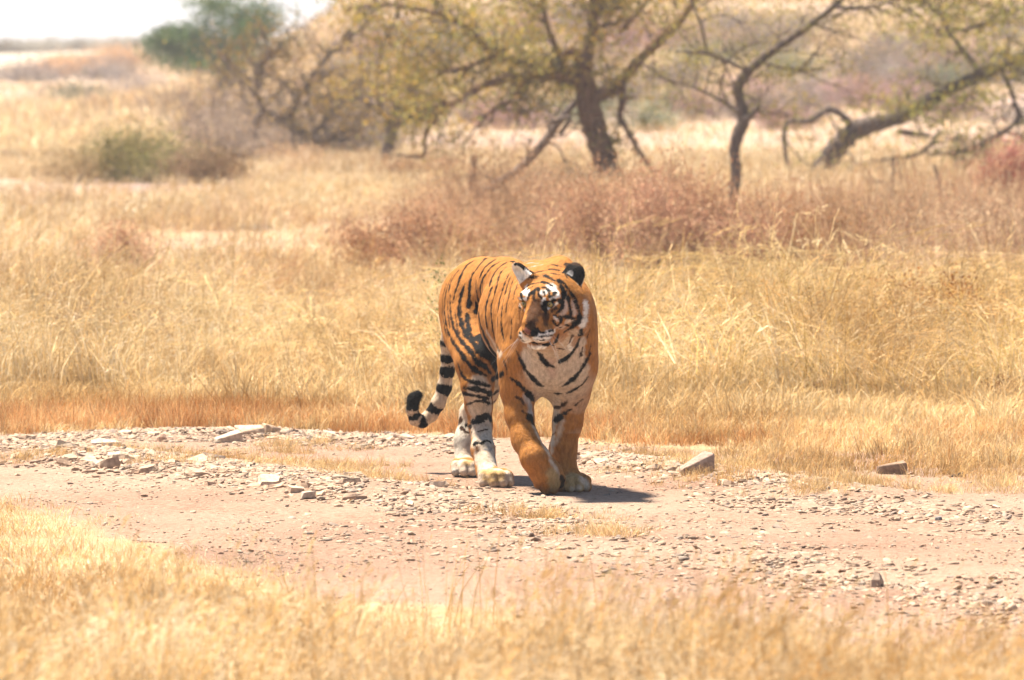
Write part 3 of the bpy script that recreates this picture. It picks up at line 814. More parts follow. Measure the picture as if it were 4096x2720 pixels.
    fur = mesh_obj("fur", hv, hf, mat, root)
    set_color(fur.data, np.repeat(np.clip(cc * rg.uniform(.85, 1.2, (nh, 1)), 0, .9), 3, axis=0))
    fur["kind"] = "stuff"
    return root

# ------------------------------------------------------------------ terrain
def sstep(a, b, x):
    t = np.clip((np.asarray(x, float) - a) / (b - a), 0, 1)
    return t * t * (3 - 2 * t)

def vnoise(x, y, seed=0):
    """smooth value noise, vectorised"""
    x = np.asarray(x, float) + seed * 17.3; y = np.asarray(y, float) + seed * 9.7
    xi, yi = np.floor(x), np.floor(y)
    fx, fy = x - xi, y - yi
    fx, fy = fx * fx * (3 - 2 * fx), fy * fy * (3 - 2 * fy)
    def hsh(a, b):
        n = np.sin(a * 127.1 + b * 311.7 + seed * 74.7) * 43758.5453
        return n - np.floor(n)
    a, b, c, d = hsh(xi, yi), hsh(xi + 1, yi), hsh(xi, yi + 1), hsh(xi + 1, yi + 1)
    return (a * (1 - fx) + b * fx) * (1 - fy) + (c * (1 - fx) + d * fx) * fy

# the stony banks along the track, as lines on the ground (photo pixels), with height and width in metres
BANKS = [([(-300, 1800), (0, 1812), (300, 1838), (600, 1872), (900, 1905), (1200, 1945), (1500, 1985)], .055, .42),
         ([(700, 1745), (1000, 1742), (1300, 1762), (1650, 1775), (2000, 1790)], .03, .30),
         ([(2330, 1850), (2600, 1880), (2850, 1910), (3100, 1945), (3400, 1985)], .045, .30)]
BANKS = [([ground_at(*q)[:2] for q in pts], h, w) for pts, h, w in BANKS]

RUTS = [[(-300, 1960), (300, 1985), (900, 2035), (1500, 2075), (2300, 2062), (3000, 2075), (3600, 2110), (4400, 2170)], [(-300, 2080), (500, 2130), (1200, 2190), (2000, 2230), (2800, 2240), (3500, 2300), (4400, 2400)]]
RUTS = [[ground_at(*q)[:2] for q in pts] for pts in RUTS]

def bank_dist(x, y, pts):
    best = np.full(np.shape(x), 99.0)
    for a, b in zip(pts[:-1], pts[1:]):
        ab = b - a
        t = np.clip(((x - a[0]) * ab[0] + (y - a[1]) * ab[1]) / (ab @ ab), 0, 1)
        best = np.minimum(best, np.hypot(x - a[0] - t * ab[0], y - a[1] - t * ab[1]))
    return best

def gz(x, y):
    x = np.asarray(x, float); y = np.asarray(y, float)
    d = y - CAM_Y
    z = .018 * (vnoise(x * .9, y * .9, 1) - .5) * sstep(3, 8, np.abs(d - 30.5)) 
    z = z + .02 * (vnoise(x * .35, y * .35, 2) - .5) * sstep(2, 6, np.abs(d - 30.5))
    for pts, h, w in BANKS:
        bd = bank_dist(x, y, pts)
        z = z + h * np.exp(-(bd / w) ** 2)
    for pts in RUTS:
        z = z - .028 * np.exp(-(bank_dist(x, y, pts) / .13) ** 2)
    far = sstep(70, 140, d)
    z = z + far * .5 * (vnoise(x * .06, y * .03, 3) - .5)
    # rising ground behind
    s = sstep(-15, -1, x + 3 * (vnoise(y * .02, x * .02, 4) - .5))
    z = z + s * .030 * np.maximum(0, d - 135) * sstep(135, 210, d) * (1 - .75 * sstep(420, 900, d))
    z = z + (.0115 * np.clip(d - 300, 0, 200) + .034 * np.clip(x + 36, 0, 30) * sstep(300, 480, d)) * (1 - sstep(520, 1400, d))
    return z

def place(px, py, lift=0.0):
    """ground point seen at a pixel, following the terrain"""
    p = ground_at(px, py)
    r = ray(px, py)
    cam_p = np.array([0, CAM_Y, CAM_H])
    t = np.concatenate([np.linspace(14, 120, 1500), np.linspace(120, 1200, 3000)])
    q = cam_p + r * t[:, None]
    below = q[:, 2] < gz(q[:, 0], q[:, 1])
    if below.any():
        i = int(np.argmax(below))
        q0 = q[i]
        return np.array([q0[0], q0[1], float(gz(q0[0], q0[1])) + lift])
    return p

def ground_material():
    m, N, L, bs = new_mat("dry_earth")
    geo = N.new("ShaderNodeNewGeometry")
    def noise(scale, detail=4, rough=.6):
        n = N.new("ShaderNodeTexNoise"); n.inputs["Scale"].default_value = scale; n.inputs["Detail"].default_value = detail; n.inputs["Roughness"].default_value = rough
        L.new(geo.outputs["Position"], n.inputs["Vector"]); return n
    def ramp(src, stops):
        r = N.new("ShaderNodeValToRGB"); e = r.color_ramp.elements
        while len(e) > 1: e.remove(e[-1])
        e[0].position, e[0].color = stops[0][0], (*stops[0][1], 1)
        for p_, c_ in stops[1:]:
            k = e.new(p_); k.color = (*c_, 1)
        L.new(src, r.inputs[0]); return r
    def mix(fac, a, b, mode='MIX'):
        x = N.new("ShaderNodeMix"); x.data_type = 'RGBA'; x.blend_type = mode
        if isinstance(fac, float): x.inputs[0].default_value = fac
        else: L.new(fac, x.inputs[0])
        L.new(a, x.inputs[6]); L.new(b, x.inputs[7]); return x.outputs[2]
    big = ramp(noise(.55, 5).outputs["Fac"], [(.34, (.23, .125, .075)), (.5, (.355, .225, .15)), (.64, (.43, .31, .22))])
    fine = ramp(noise(38, 6, .75).outputs["Fac"], [(.36, (.11, .06, .04)), (.48, (.30, .19, .135)), (.64, (.46, .335, .255))])
    col = mix(.5, big.outputs[0], fine.outputs[0])
    # bleached, stonier far ground and straw litter under the grass
    at = N.new("ShaderNodeAttribute"); at.attribute_name = "cover"
    sep = N.new("ShaderNodeSeparateColor"); L.new(at.outputs["Color"], sep.inputs[0])
    straw = ramp(noise(9, 5, .7).outputs["Fac"], [(.3, (.38, .245, .125)), (.7, (.50, .36, .21))])
    col = mix(sep.outputs[0], col, straw.outputs[0])
    far = ramp(noise(.12, 5, .65).outputs["Fac"], [(.30, (.25, .18, .155)), (.48, (.35, .245, .19)), (.62, (.40, .29, .20)), (.75, (.34, .27, .18))])
    col = mix(sep.outputs[1], col, far.outputs[0])
    ridge = ramp(noise(.05, 5, .65).outputs["Fac"], [(.35, (.30, .27, .21)), (.6, (.38, .32, .25))])  # ridge ground colour lightened to look hazy: distance haze put into the tint
    col = mix(sep.outputs[2], col, ridge.outputs[0])
    L.new(col, bs.inputs["Base Color"])
    bs.inputs["Roughness"].default_value = .95
    bs.inputs["Specular IOR Level"].default_value = .1
    n1, n2 = noise(26, 6, .7), noise(140, 4, .7)
    add = N.new("ShaderNodeMath"); add.operation = 'MULTIPLY_ADD'; add.inputs[1].default_value = .35
    L.new(n2.outputs["Fac"], add.inputs[0]); L.new(n1.outputs["Fac"], add.inputs[2])
    bp = N.new("ShaderNodeBump"); bp.inputs["Strength"].default_value = .9; bp.inputs["Distance"].default_value = .03
    L.new(add.outputs[0], bp.inputs["Height"]); L.new(bp.outputs[0], bs.inputs["Normal"])
    return m

# limits of the bare track on the ground (photo pixels)
FAR_EDGE = [(-400, 1745), (0, 1745), (500, 1735), (1000, 1722), (1400, 1738), (1800, 1742), (2200, 1762), (2500, 1782), (2800, 1800), (3200, 1812), (3500, 1815), (3800, 1810), (4500, 1800)]
NEAR_EDGE = [(-400, 1935), (0, 1985), (300, 2060), (600, 2170), (900, 2270), (1300, 2370), (2000, 2440), (3000, 2540), (3600, 2620), (4500, 2760)]
FAR_EDGE = np.array([ground_at(*q)[:2] for q in FAR_EDGE])
NEAR_EDGE = np.array([ground_at(*q)[:2] for q in NEAR_EDGE])

def beyond(x, y):
    """metres past the far edge of the track (negative on the track)"""
    return y - np.interp(x, FAR_EDGE[:, 0], FAR_EDGE[:, 1])

def before(x, y):
    """metres on the camera's side of the near edge of the track"""
    return np.interp(x, NEAR_EDGE[:, 0], NEAR_EDGE[:, 1]) - y

def build_ground():
    d = np.concatenate([np.arange(12, 26, .12), np.arange(26, 37, .055), np.arange(37, 60, .25), np.geomspace(60, 3000, 150)])
    u = np.linspace(-1, 1, 161)
    fan = np.sign(u) * (np.abs(u) * .35 + np.abs(u) ** 3 * .65)
    D, U = np.meshgrid(d, fan, indexing='ij')
    X = U * np.where(D < 40, 9.0, 9.0 + (D - 40) * .75)
    Y = D + CAM_Y
    Z = gz(X, Y)
    near = (D > 24) & (D < 38)
    Z = Z + near * .010 * (vnoise(X * 7, Y * 7, 6) - .5)
    n, k = D.shape
    idx = np.arange(n * k).reshape(n, k)
    f = np.stack([idx[:-1, :-1], idx[:-1, 1:], idx[1:, 1:], idx[1:, :-1]], -1).reshape(-1, 4)
    o = mesh_obj("ground", np.stack([X, Y, Z], -1).reshape(-1, 3), f, ground_material(), smooth=True)
    x, y = X.ravel(), Y.ravel()
    nz = vnoise(x * 1.7, y * 1.7, 8) - .5
    straw = np.maximum(sstep(-.15, .5, beyond(x, y) + nz * .8), sstep(-.1, .4, before(x, y) + nz * .6))
    dist = y - CAM_Y
    bare = sstep(.3, 1.2, -x - 1.2) * sstep(53, 57, dist) * (1 - sstep(68, 74, dist))
    far = np.maximum(sstep(58, 95, dist), bare)
    set_color(o.data, np.stack([straw, far, sstep(330, 430, dist)], 1), "cover")
    o["kind"] = "structure"
    return o

# ------------------------------------------------------------------ grass
def blade(out, base, ang, h, lean, width, col, segs=3, droop=1.0, plume=0, rng=random):
    V, Fc, Cc = out
    dx, dy = math.cos(ang), math.sin(ang)
    fa = rng.uniform(0, math.pi)
    sx, sy = math.cos(fa), math.sin(fa)
    i0 = len(V)
    pts = []
    for i in range(segs + 1):
        t = i / segs
        r = lean * h * (t ** 1.8)
        z = h * (t - .5 * droop * lean * t ** 3)
        pts.append((base[0] + dx * r, base[1] + dy * r, z))
    for i, p in enumerate(pts):
        w = width * (1 - (i / segs) ** 1.5 * .85) / 2
        V.append((p[0] - sx * w, p[1] - sy * w, p[2])); V.append((p[0] + sx * w, p[1] + sy * w, p[2]))
        Cc.append(col); Cc.append(col)
    for i in range(segs):
        a = i0 + 2 * i
        Fc.append((a, a + 1, a + 3, a + 2))
    if plume:
        e0, e1 = np.array(pts[-2]), np.array(pts[-1])
        ax = e1 - e0
        pc = tuple(min(.9, c * 1.12) for c in col)
        for j in range(plume):
            t = rng.uniform(.0, 1.15)
            p = e0 + ax * t
            q = p + ax * rng.uniform(.12, .3) + np.array([rng.gauss(0, .018), rng.gauss(0, .018), rng.uniform(-.035, .012)])
            w = width * .5
            i1 = len(V)
            V += [tuple(p), tuple(q + np.array([w, 0, 0])), tuple(q + np.array([-w * .2, 0, w]))]
            Cc += [pc] * 3
            Fc.append((i1, i1 + 1, i1 + 2))

def tuft_mesh(name, n, h, spread, lean, width, cols, rng, plume=0, bias=0.0, mat=None, bend=None):
    out = ([], [], [])
    for i in range(n):
        r = spread * math.sqrt(rng.random()); a = rng.uniform(0, 2 * math.pi)
        ang = a + rng.gauss(0, .9)
        ln = abs(rng.gauss(lean, lean * .5))
        if bend is not None and rng.random() < bias:
            ang = bend + rng.gauss(0, .5)
            ln *= 1.4
        c = rng.choice(cols)
        k = rng.uniform(.8, 1.15)
        blade(out, (r * math.cos(a), r * math.sin(a)), ang, h * rng.uniform(.45, 1.1), min(ln, 1.1), width * rng.uniform(.7, 1.2), tuple(x * k for x in c), plume=plume if rng.random() < .6 else 0, rng=rng)
    me = bpy.data.meshes.new(name)
    me.from_pydata(out[0], [], out[1])
    set_color(me, out[2])
    if mat: me.materials.append(mat)
    return me

def grass_material(name="dry_grass", trans=.26, var=.28):
    m = bpy.data.materials.new(name); m.use_nodes = True
    N, L = m.node_tree.nodes, m.node_tree.links
    N.clear()
    out = N.new("ShaderNodeOutputMaterial")
    at = N.new("ShaderNodeAttribute"); at.attribute_name = "tint"
    oi = N.new("ShaderNodeObjectInfo")
    mr = N.new("ShaderNodeMapRange"); mr.inputs[3].default_value = 1 - var; mr.inputs[4].default_value = 1 + var
    L.new(oi.outputs["Random"], mr.inputs[0])
    vm = N.new("ShaderNodeVectorMath"); vm.operation = 'SCALE'
    gp = N.new("ShaderNodeNewGeometry"); pn = N.new("ShaderNodeTexNoise"); pn.inputs["Scale"].default_value = .75; pn.inputs["Detail"].default_value = 4
    pr = N.new("ShaderNodeValToRGB"); pe = pr.color_ramp.elements
    pe[0].position = .38; pe[0].color = (.66, .56, .46, 1); pe[1].position = .60; pe[1].color = (1.10, 1.11, 1.16, 1)
    pm = N.new("ShaderNodeMix"); pm.data_type = 'RGBA'; pm.blend_type = 'MULTIPLY'; pm.inputs[0].default_value = 1
    L.new(gp.outputs["Position"], pn.inputs["Vector"]); L.new(pn.outputs["Fac"], pr.inputs[0])
    L.new(at.outputs["Color"], pm.inputs[6]); L.new(pr.outputs[0], pm.inputs[7])
    L.new(pm.outputs[2], vm.inputs[0]); L.new(mr.outputs[0], vm.inputs["Scale"])
    df = N.new("ShaderNodeBsdfDiffuse"); tr = N.new("ShaderNodeBsdfTranslucent"); mx = N.new("ShaderNodeMixShader")
    mx.inputs[0].default_value = trans
    L.new(vm.outputs[0], df.inputs[0]); L.new(vm.outputs[0], tr.inputs[0])
    L.new(df.outputs[0], mx.inputs[1]); L.new(tr.outputs[0], mx.inputs[2]); L.new(mx.outputs[0], out.inputs[0])
    return m

def scatter(name, pts, rot, scl, pick, meshes):
    """one object of countless tufts: points carrying instances of a few tuft meshes"""
    me = bpy.data.meshes.new(name)
    me.vertices.add(len(pts)); me.vertices.foreach_set("co", np.asarray(pts, np.float32).ravel())
    for nm, ty, arr, key in (("rot", 'FLOAT_VECTOR', rot, "vector"), ("scl", 'FLOAT_VECTOR', scl, "vector"), ("pick", 'INT', pick, "value")):
        a = me.attributes.new(nm, ty, 'POINT')
        a.data.foreach_set(key, np.asarray(arr, np.int32 if ty == 'INT' else np.float32).ravel())
    o = bpy.data.objects.new(name, me); COL.objects.link(o)
    ng = bpy.data.node_groups.new(name, 'GeometryNodeTree')
    ng.interface.new_socket("Geometry", in_out='INPUT', socket_type='NodeSocketGeometry')
    ng.interface.new_socket("Geometry", in_out='OUTPUT', socket_type='NodeSocketGeometry')
    N, L = ng.nodes, ng.links
    gi, go = N.new("NodeGroupInput"), N.new("NodeGroupOutput")
    iop = N.new("GeometryNodeInstanceOnPoints")
    jn = N.new("GeometryNodeJoinGeometry")
    # joined instances arrive in reverse link order; order does not matter for grass
    for k, tm in enumerate(meshes):
        ob = bpy.data.objects.new(name + "_tuft", tm)       # not linked to the scene: only a source of shape
        oi = N.new("GeometryNodeObjectInfo"); oi.inputs["Object"].default_value = ob
        oi.inputs["As Instance"].default_value = True
        L.new(oi.outputs["Geometry"], jn.inputs[0])
    def attr(nm, ty):
        n = N.new("GeometryNodeInputNamedAttribute"); n.data_type = ty; n.inputs["Name"].default_value = nm; return n.outputs["Attribute"]
    L.new(gi.outputs[0], iop.inputs["Points"]); L.new(jn.outputs[0], iop.inputs["Instance"])
    iop.inputs["Pick Instance"].default_value = True
    L.new(attr("pick", 'INT'), iop.inputs["Instance Index"])
    L.new(attr("rot", 'FLOAT_VECTOR'), iop.inputs["Rotation"])
    L.new(attr("scl", 'FLOAT_VECTOR'), iop.inputs["Scale"])
    L.new(iop.outputs[0], go.inputs[0])
    md = o.modifiers.new("tufts", 'NODES'); md.node_group = ng
    o["kind"] = "stuff"
    return o

STRAW = [(.64, .46, .22), (.68, .52, .28), (.60, .41, .18), (.70, .57, .35)]
PALE = [(.74, .59, .37), (.70, .54, .31), (.76, .64, .44)]
GOLD = [(.70, .48, .21), (.73, .53, .27), (.66, .42, .17), (.76, .59, .35)]
RUST = [(.56, .29, .115), (.62, .36, .16), (.50, .23, .085), (.64, .42, .20)]
OLIVE = [(.54, .385, .135), (.60, .44, .18), (.48, .33, .11)]

def scatter_field(name, n, d0, d1, meshes, keep, hscale=1.0, seed=1, wide=.085, power=1.0, tilt=.10):
    rg = np.random.default_rng(seed)
    dm = d0 + (d1 - d0) / (1 + power)
    n = int(n * (1 + .05 * max(0, dm - 30) / (dm * wide + .4)))      # the field goes on past the picture's edges
    d = d0 + (d1 - d0) * rg.random(n) ** power
    x = (rg.random(n) * 2 - 1) * (d * wide + .4 + .05 * np.maximum(0, d - 30))
    y = d + CAM_Y
    pr = keep(x, y, d)
    m = rg.random(n) < pr
    x, y, d, pr = x[m], y[m], d[m], pr[m]
    z = gz(x, y) - .005
    k = len(x)
    s = hscale * rg.uniform(.7, 1.25, k) * (.65 + .35 * pr)
    hgt = s * (.5 + .95 * vnoise(x * 1.4, y * 1.1, seed + 20)) if d0 > 33 else s * (.75 + .5 * vnoise(x * .8, y * .8, seed + 20))
    rot = np.stack([rg.normal(0, tilt, k), rg.normal(0, tilt, k), rg.uniform(-.9, .9, k)], 1)
    return scatter(name, np.stack([x, y, z], 1), rot, np.stack([s, s, hgt], 1), rg.integers(0, len(meshes), k), meshes)

def build_grass():
    gm = grass_material()
    r = random.Random(7)
    def set_of(nm, k, **kw):
        return [tuft_mesh(nm, rng=r, mat=gm, **kw) for _ in range(k)]
    LEFT = math.pi * .97
    short = set_of("short_grass", 4, n=32, h=.13, spread=.085, lean=.5, width=.0044, cols=GOLD + STRAW + RUST[:2])
    rust = set_of("rust_grass", 4, n=40, h=.15, spread=.085, lean=.35, width=.0040, cols=RUST)
    straw = set_of("straw_grass", 4, n=28, h=.26, spread=.11, lean=.5, width=.0055, cols=STRAW + GOLD)
    tall = set_of("tall_grass", 5, n=24, h=.60, spread=.10, lean=.42, width=.0062, cols=STRAW + PALE, plume=7, bias=.4, bend=LEFT)
    olive = set_of("olive_grass", 4, n=24, h=.58, spread=.11, lean=.45, width=.0062, cols=OLIVE + GOLD + STRAW, plume=6, bias=.4, bend=LEFT)
    brown = set_of("brown_grass", 4, n=26, h=.62, spread=.14, lean=.45, width=.005, cols=[(.50, .31, .18), (.56, .36, .21), (.44, .26, .16), (.60, .43, .27)], plume=4)
    farg = set_of("far_grass", 4, n=22, h=.25, spread=.32, lean=.5, width=.017, cols=PALE + STRAW, plume=3)
    fm = grass_material("thin_dry_grass", .46, .22)
    def set_fore(nm, k, **kw):
        return [tuft_mesh(nm, rng=r, mat=fm, **kw) for _ in range(k)]
    fore = set_fore("fore_grass", 5, n=16, h=.37, spread=.08, lean=.34, width=.0055, cols=PALE + PALE + GOLD, plume=6)
    foreb = set_of("fore_brown", 2, n=5, h=.46, spread=.10, lean=.3, width=.005, cols=[(.58, .38, .15), (.50, .31, .11)], plume=4)

    def nz(x, y, s, seed): return vnoise(x * s, y * s, seed)
    o = scatter_field("rust_grass", 5200, 33.0, 37.5, rust, lambda x, y, d: sstep(-.15, .45, beyond(x, y) + .7 * (nz(x, y, 2.1, 30) - .5)) * (1 - sstep(1.0, 2.0, beyond(x, y))) * np.where(x < .6, 1, .35) * (.25 + .9 * nz(x, y, 1.2, 31)), seed=2, tilt=.15)
    tag(o, "short rust coloured grass edging the far side of the stony track", "grass", kind="stuff")
    o = scatter_field("golden_grass", 14000, 30.4, 44, short, lambda x, y, d: (1 - sstep(36.5, 44, d + 3 * (nz(x, y, 1.0, 37) - .5))) * np.maximum(sstep(-.15, .6, beyond(x, y) + 1.1 * (nz(x, y, 1.7, 33) - .5)), .8 * sstep(.45, .75, nz(x, y, 2.4, 43)) * (x > .9) * sstep(-2.9, -.6, beyond(x, y))) * (.5 + .6 * nz(x, y, .9, 34)), seed=3, hscale=.95, tilt=.15)
    tag(o, "short golden dry grass behind the stony track", "grass", kind="stuff")
    o = scatter_field("straw_grass", 8500, 35, 46, straw, lambda x, y, d: sstep(.5, 3.0, beyond(x, y) + 3.4 * (nz(x, y, 1.3, 35) - .5)) * (.35 + .8 * nz(x, y, .8, 36)), seed=4, hscale=.95)
    tag(o, "knee high straw grass behind the tiger", "grass", kind="stuff")
    o = scatter_field("feather_grass", 5200, 37, 60, tall, lambda x, y, d: sstep(1.6, 4.4, beyond(x, y) + 3.2 * (nz(x, y, .8, 39) - .5)) * (.15 + 1.0 * sstep(.3, .65, nz(x, y, .45, 38))) * np.where(x < -.2, 1, .55) * (1 - .95 * sstep(46, 53, d) * (x < -.6)) * (1 - .9 * sstep(43, 52, d) * (x > -.5)), seed=5)
    tag(o, "tall pale feathery grass bending over behind the tiger", "grass", kind="stuff")
    o = scatter_field("olive_grass", 4600, 36.8, 58, olive, lambda x, y, d: sstep(1.6, 4.4, beyond(x, y) + 3.2 * (nz(x, y, .8, 41) - .5)) * (.1 + 1.0 * sstep(.3, .65, nz(x, y, .5, 40))) * sstep(-1.5, .6, x) * (1 - .92 * sstep(43, 52, d + x * .4 + 3 * (nz(x, y, .7, 45) - .5))), seed=6, hscale=1.1)
    tag(o, "tall yellow olive grass with arching plumes right of the tiger", "grass", kind="stuff")
    o = scatter_field("brown_grass", 4600, 43, 85, brown, lambda x, y, d: (.15 + 1.0 * sstep(.35, .7, nz(x, y, .35, 42))) * np.where(x < -1.0, np.where((d > 54) & (d < 73), .06, .4), np.where(d < 57, .6, 1)), seed=7)
    tag(o, "thin brown stalks standing among the tall grass", "grass", kind="stuff")
    o = scatter_field("meadow_grass", 16000, 50, 135, farg, lambda x, y, d: (.25 + .9 * sstep(.25, .6, nz(x, y * .5, .22, 44))) * np.where((x < -1.0 - (d - 60) * .02) & (d < 73), .5, 1) * np.where((x < -.042 * d) & (d > 82), .7, 1), seed=8, power=.9, wide=.08)
    tag(o, "pale straw meadow stretching back below the trees", "grass", kind="stuff")
    slope = set_of("slope_grass", 3, n=18, h=.5, spread=.9, lean=.5, width=.05, cols=PALE + STRAW + [(.52, .36, .26)], plume=0)
    o = scatter_field("slope_grass", 12000, 125, 420, slope, lambda x, y, d: .15 + .9 * sstep(.35, .65, nz(x, y * .5, .09, 46)), seed=9, power=1.9, wide=.08)
    tag(o, "sparse faded grass on the distant slope", "grass", kind="stuff")
    arch = set_of("arching_plumes", 4, n=9, h=.86, spread=.10, lean=.85, width=.0062, cols=[(.74, .57, .28), (.70, .53, .25), (.76, .62, .36)], plume=14, bias=.92, bend=LEFT)
    o = scatter_field("arching_plumes", 700, 40.0, 46.5, arch, lambda x, y, d: sstep(.35, .6, nz(x, y, .9, 57)) * np.where(x > .2, 1, .35), seed=14, tilt=.08)
    tag(o, "long arching plumes of grass standing above the tall grass", "grass", kind="stuff")
    reeds = set_of("rust_reeds", 4, n=20, h=.85, spread=.22, lean=.28, width=.009, cols=[(.52, .32, .19), (.58, .39, .24), (.46, .26, .16), (.60, .46, .30)], plume=5)
    o = scatter_field("rust_reeds", 1500, 50, 80, reeds, lambda x, y, d: (.1 + .9 * sstep(.3, .65, nz(x, y, .4, 58))) * sstep(1.6, 3.0, x) * (1 - sstep(70, 80, d)), seed=15)
    tag(o, "rusty brown upright reeds below the bent tree", "grass", kind="stuff")
    o = scatter_field("foreground_grass", 4600, 17.0, 21.6, fore, lambda x, y, d: sstep(-.1, .8, before(x, y)) * (1 - sstep(18.6, 21.2, d + .7 * x)) * (.08 + 1.1 * sstep(.25, .75, nz(x * 1.6, y * .7, 1.6, 48))), seed=10, hscale=1.0, wide=.08)
    tag(o, "blurred pale golden grass along the near side of the track", "grass", kind="stuff")
    o = scatter_field("foreground_stalks", 260, 17.5, 23.5, foreb, lambda x, y, d: sstep(-.1, .6, before(x, y)) * sstep(.4, .7, nz(x, y, .9, 50)), seed=11, wide=.08)
    tag(o, "darker seed stalks rising from the near golden grass", "grass", kind="stuff")
    verge = set_of("verge_grass", 4, n=34, h=.075, spread=.10, lean=.75, width=.0032, cols=GOLD + PALE + RUST[1:2])
    o = scatter_field("verge_grass", 6500, 20.4, 30.5, verge, lambda x, y, d: sstep(-.3, 1.6, before(x, y) + 1.6 * (nz(x, y, 1.1, 52) - .5)) ** 1.5 * (.45 + .6 * nz(x, y, 1.0, 53)), seed=12, hscale=.95, tilt=.35, wide=.08)
    tag(o, "short tangled golden grass on the near verge of the track", "grass", kind="stuff")
    # thin strips of grass between the wheel tracks
    strips = [ground_at(px, py)[:2] for px, py in ((620, 1825), (800, 1840), (950, 1850), (1130, 1900), (1300, 1915), (1450, 1935), (1560, 1955), (2080, 2055), (2200, 2060), (2400, 2140), (2950, 1870), (3250, 1990), (2560, 1815), (2640, 1830), (3350, 1930))]
    rs = np.random.default_rng(77)
    strips += [ground_at(rs.uniform(2650, 4250), rs.uniform(1835, 1975))[:2] for _ in range(30)]
    strips += [ground_at(rs.uniform(100, 1500), rs.uniform(1770, 1900))[:2] for _ in range(8)]
    strips = np.array(strips)
    def strip(x, y, d):
        dd = np.min(np.hypot((x[:, None] - strips[:, 0]) * .8, y[:, None] - strips[:, 1]), axis=1)
        return np.clip(1.1 - dd / .26, 0, 1) ** 1.3
    o = scatter_field("track_grass", 12000, 27, 35, short, strip, seed=13, hscale=.55, tilt=.3)
    tag(o, "thin wisps of rusty grass growing between the wheel ruts", "grass", kind="stuff")

# ------------------------------------------------------------------ stones
def stone_material():
    m, N, L, bs = new_mat("slate_stone")
    tc = N.new("ShaderNodeTexCoord"); geo = N.new("ShaderNodeNewGeometry"); oi = N.new("ShaderNodeObjectInfo")
    at = N.new("ShaderNodeAttribute"); at.attribute_name = "tint"
    nz = N.new("ShaderNodeTexNoise"); nz.inputs["Scale"].default_value = 55; nz.inputs["Detail"].default_value = 5
    L.new(geo.outputs["Position"], nz.inputs["Vector"])
    rp = N.new("ShaderNodeValToRGB"); e = rp.color_ramp.elements
    e[0].position = .3; e[0].color = (.62, .58, .55, 1); e[1].position = .7; e[1].color = (1.2, 1.16, 1.1, 1)
    L.new(nz.outputs["Fac"], rp.inputs[0])
    mr = N.new("ShaderNodeMapRange"); mr.inputs[3].default_value = .75; mr.inputs[4].default_value = 1.2
    L.new(oi.outputs["Random"], mr.inputs[0])
    mx = N.new("ShaderNodeMix"); mx.data_type = 'RGBA'; mx.blend_type = 'MULTIPLY'; mx.inputs[0].default_value = 1
    L.new(at.outputs["Color"], mx.inputs[6]); L.new(rp.outputs[0], mx.inputs[7])
    vm = N.new("ShaderNodeVectorMath"); vm.operation = 'SCALE'
    L.new(mx.outputs[2], vm.inputs[0]); L.new(mr.outputs[0], vm.inputs["Scale"])
    L.new(vm.outputs[0], bs.inputs["Base Color"])
    bs.inputs["Roughness"].default_value = .85; bs.inputs["Specular IOR Level"].default_value = .2
    bp = N.new("ShaderNodeBump"); bp.inputs["Strength"].default_value = .6; bp.inputs["Distance"].default_value = .006
    L.new(nz.outputs["Fac"], bp.inputs["Height"]); L.new(bp.outputs[0], bs.inputs["Normal"])
    return m

STONE_COLS = [(.44, .315, .225), (.40, .295, .215), (.48, .36, .265), (.35, .25, .185), (.42, .28, .195), (.38, .31, .24), (.31, .245, .20)]

def slab(rg, n=7, thick=.35, tip=.8):
    """a split flat stone: a chipped polygon, thicker than a plate, of unit width"""
    an = np.sort((np.arange(n) + rg.uniform(-.32, .32, n)) * 2 * math.pi / n)
    r = rg.uniform(.36, .56, n)
    el = rg.uniform(.62, 1.0)
    x, y = np.cos(an) * r, np.sin(an) * r * el
    tz = thick * rg.uniform(.75, 1.1)
    sl = rg.normal(0, .12, 2)
    top_in = rg.uniform(tip - .08, tip + .1, n)
    rings = [np.stack([x * .92, y * .92, np.zeros(n)], 1), np.stack([x, y, tz * rg.uniform(.35, .6, n)], 1),
             np.stack([x * top_in, y * top_in, tz + (x * sl[0] + y * sl[1]) + rg.normal(0, .02, n)], 1)]
    v = np.concatenate(rings + [np.array([[0, 0, tz + rg.normal(0, .02)]])])
    f = []
    for k in range(2):
        for i in range(n):
            j = (i + 1) % n
            f.append((k * n + i, k * n + j, (k + 1) * n + j, (k + 1) * n + i))
    for i in range(n):
        f.append((2 * n + i, 2 * n + (i + 1) % n, 3 * n))
    f.append(tuple(range(n))[::-1])
    return v, f

def tri_faces(f):
    out = []
    for q in f:
        for i in range(1, len(q) - 1):
            out.append((q[0], q[i], q[i + 1]))
    return np.array(out)

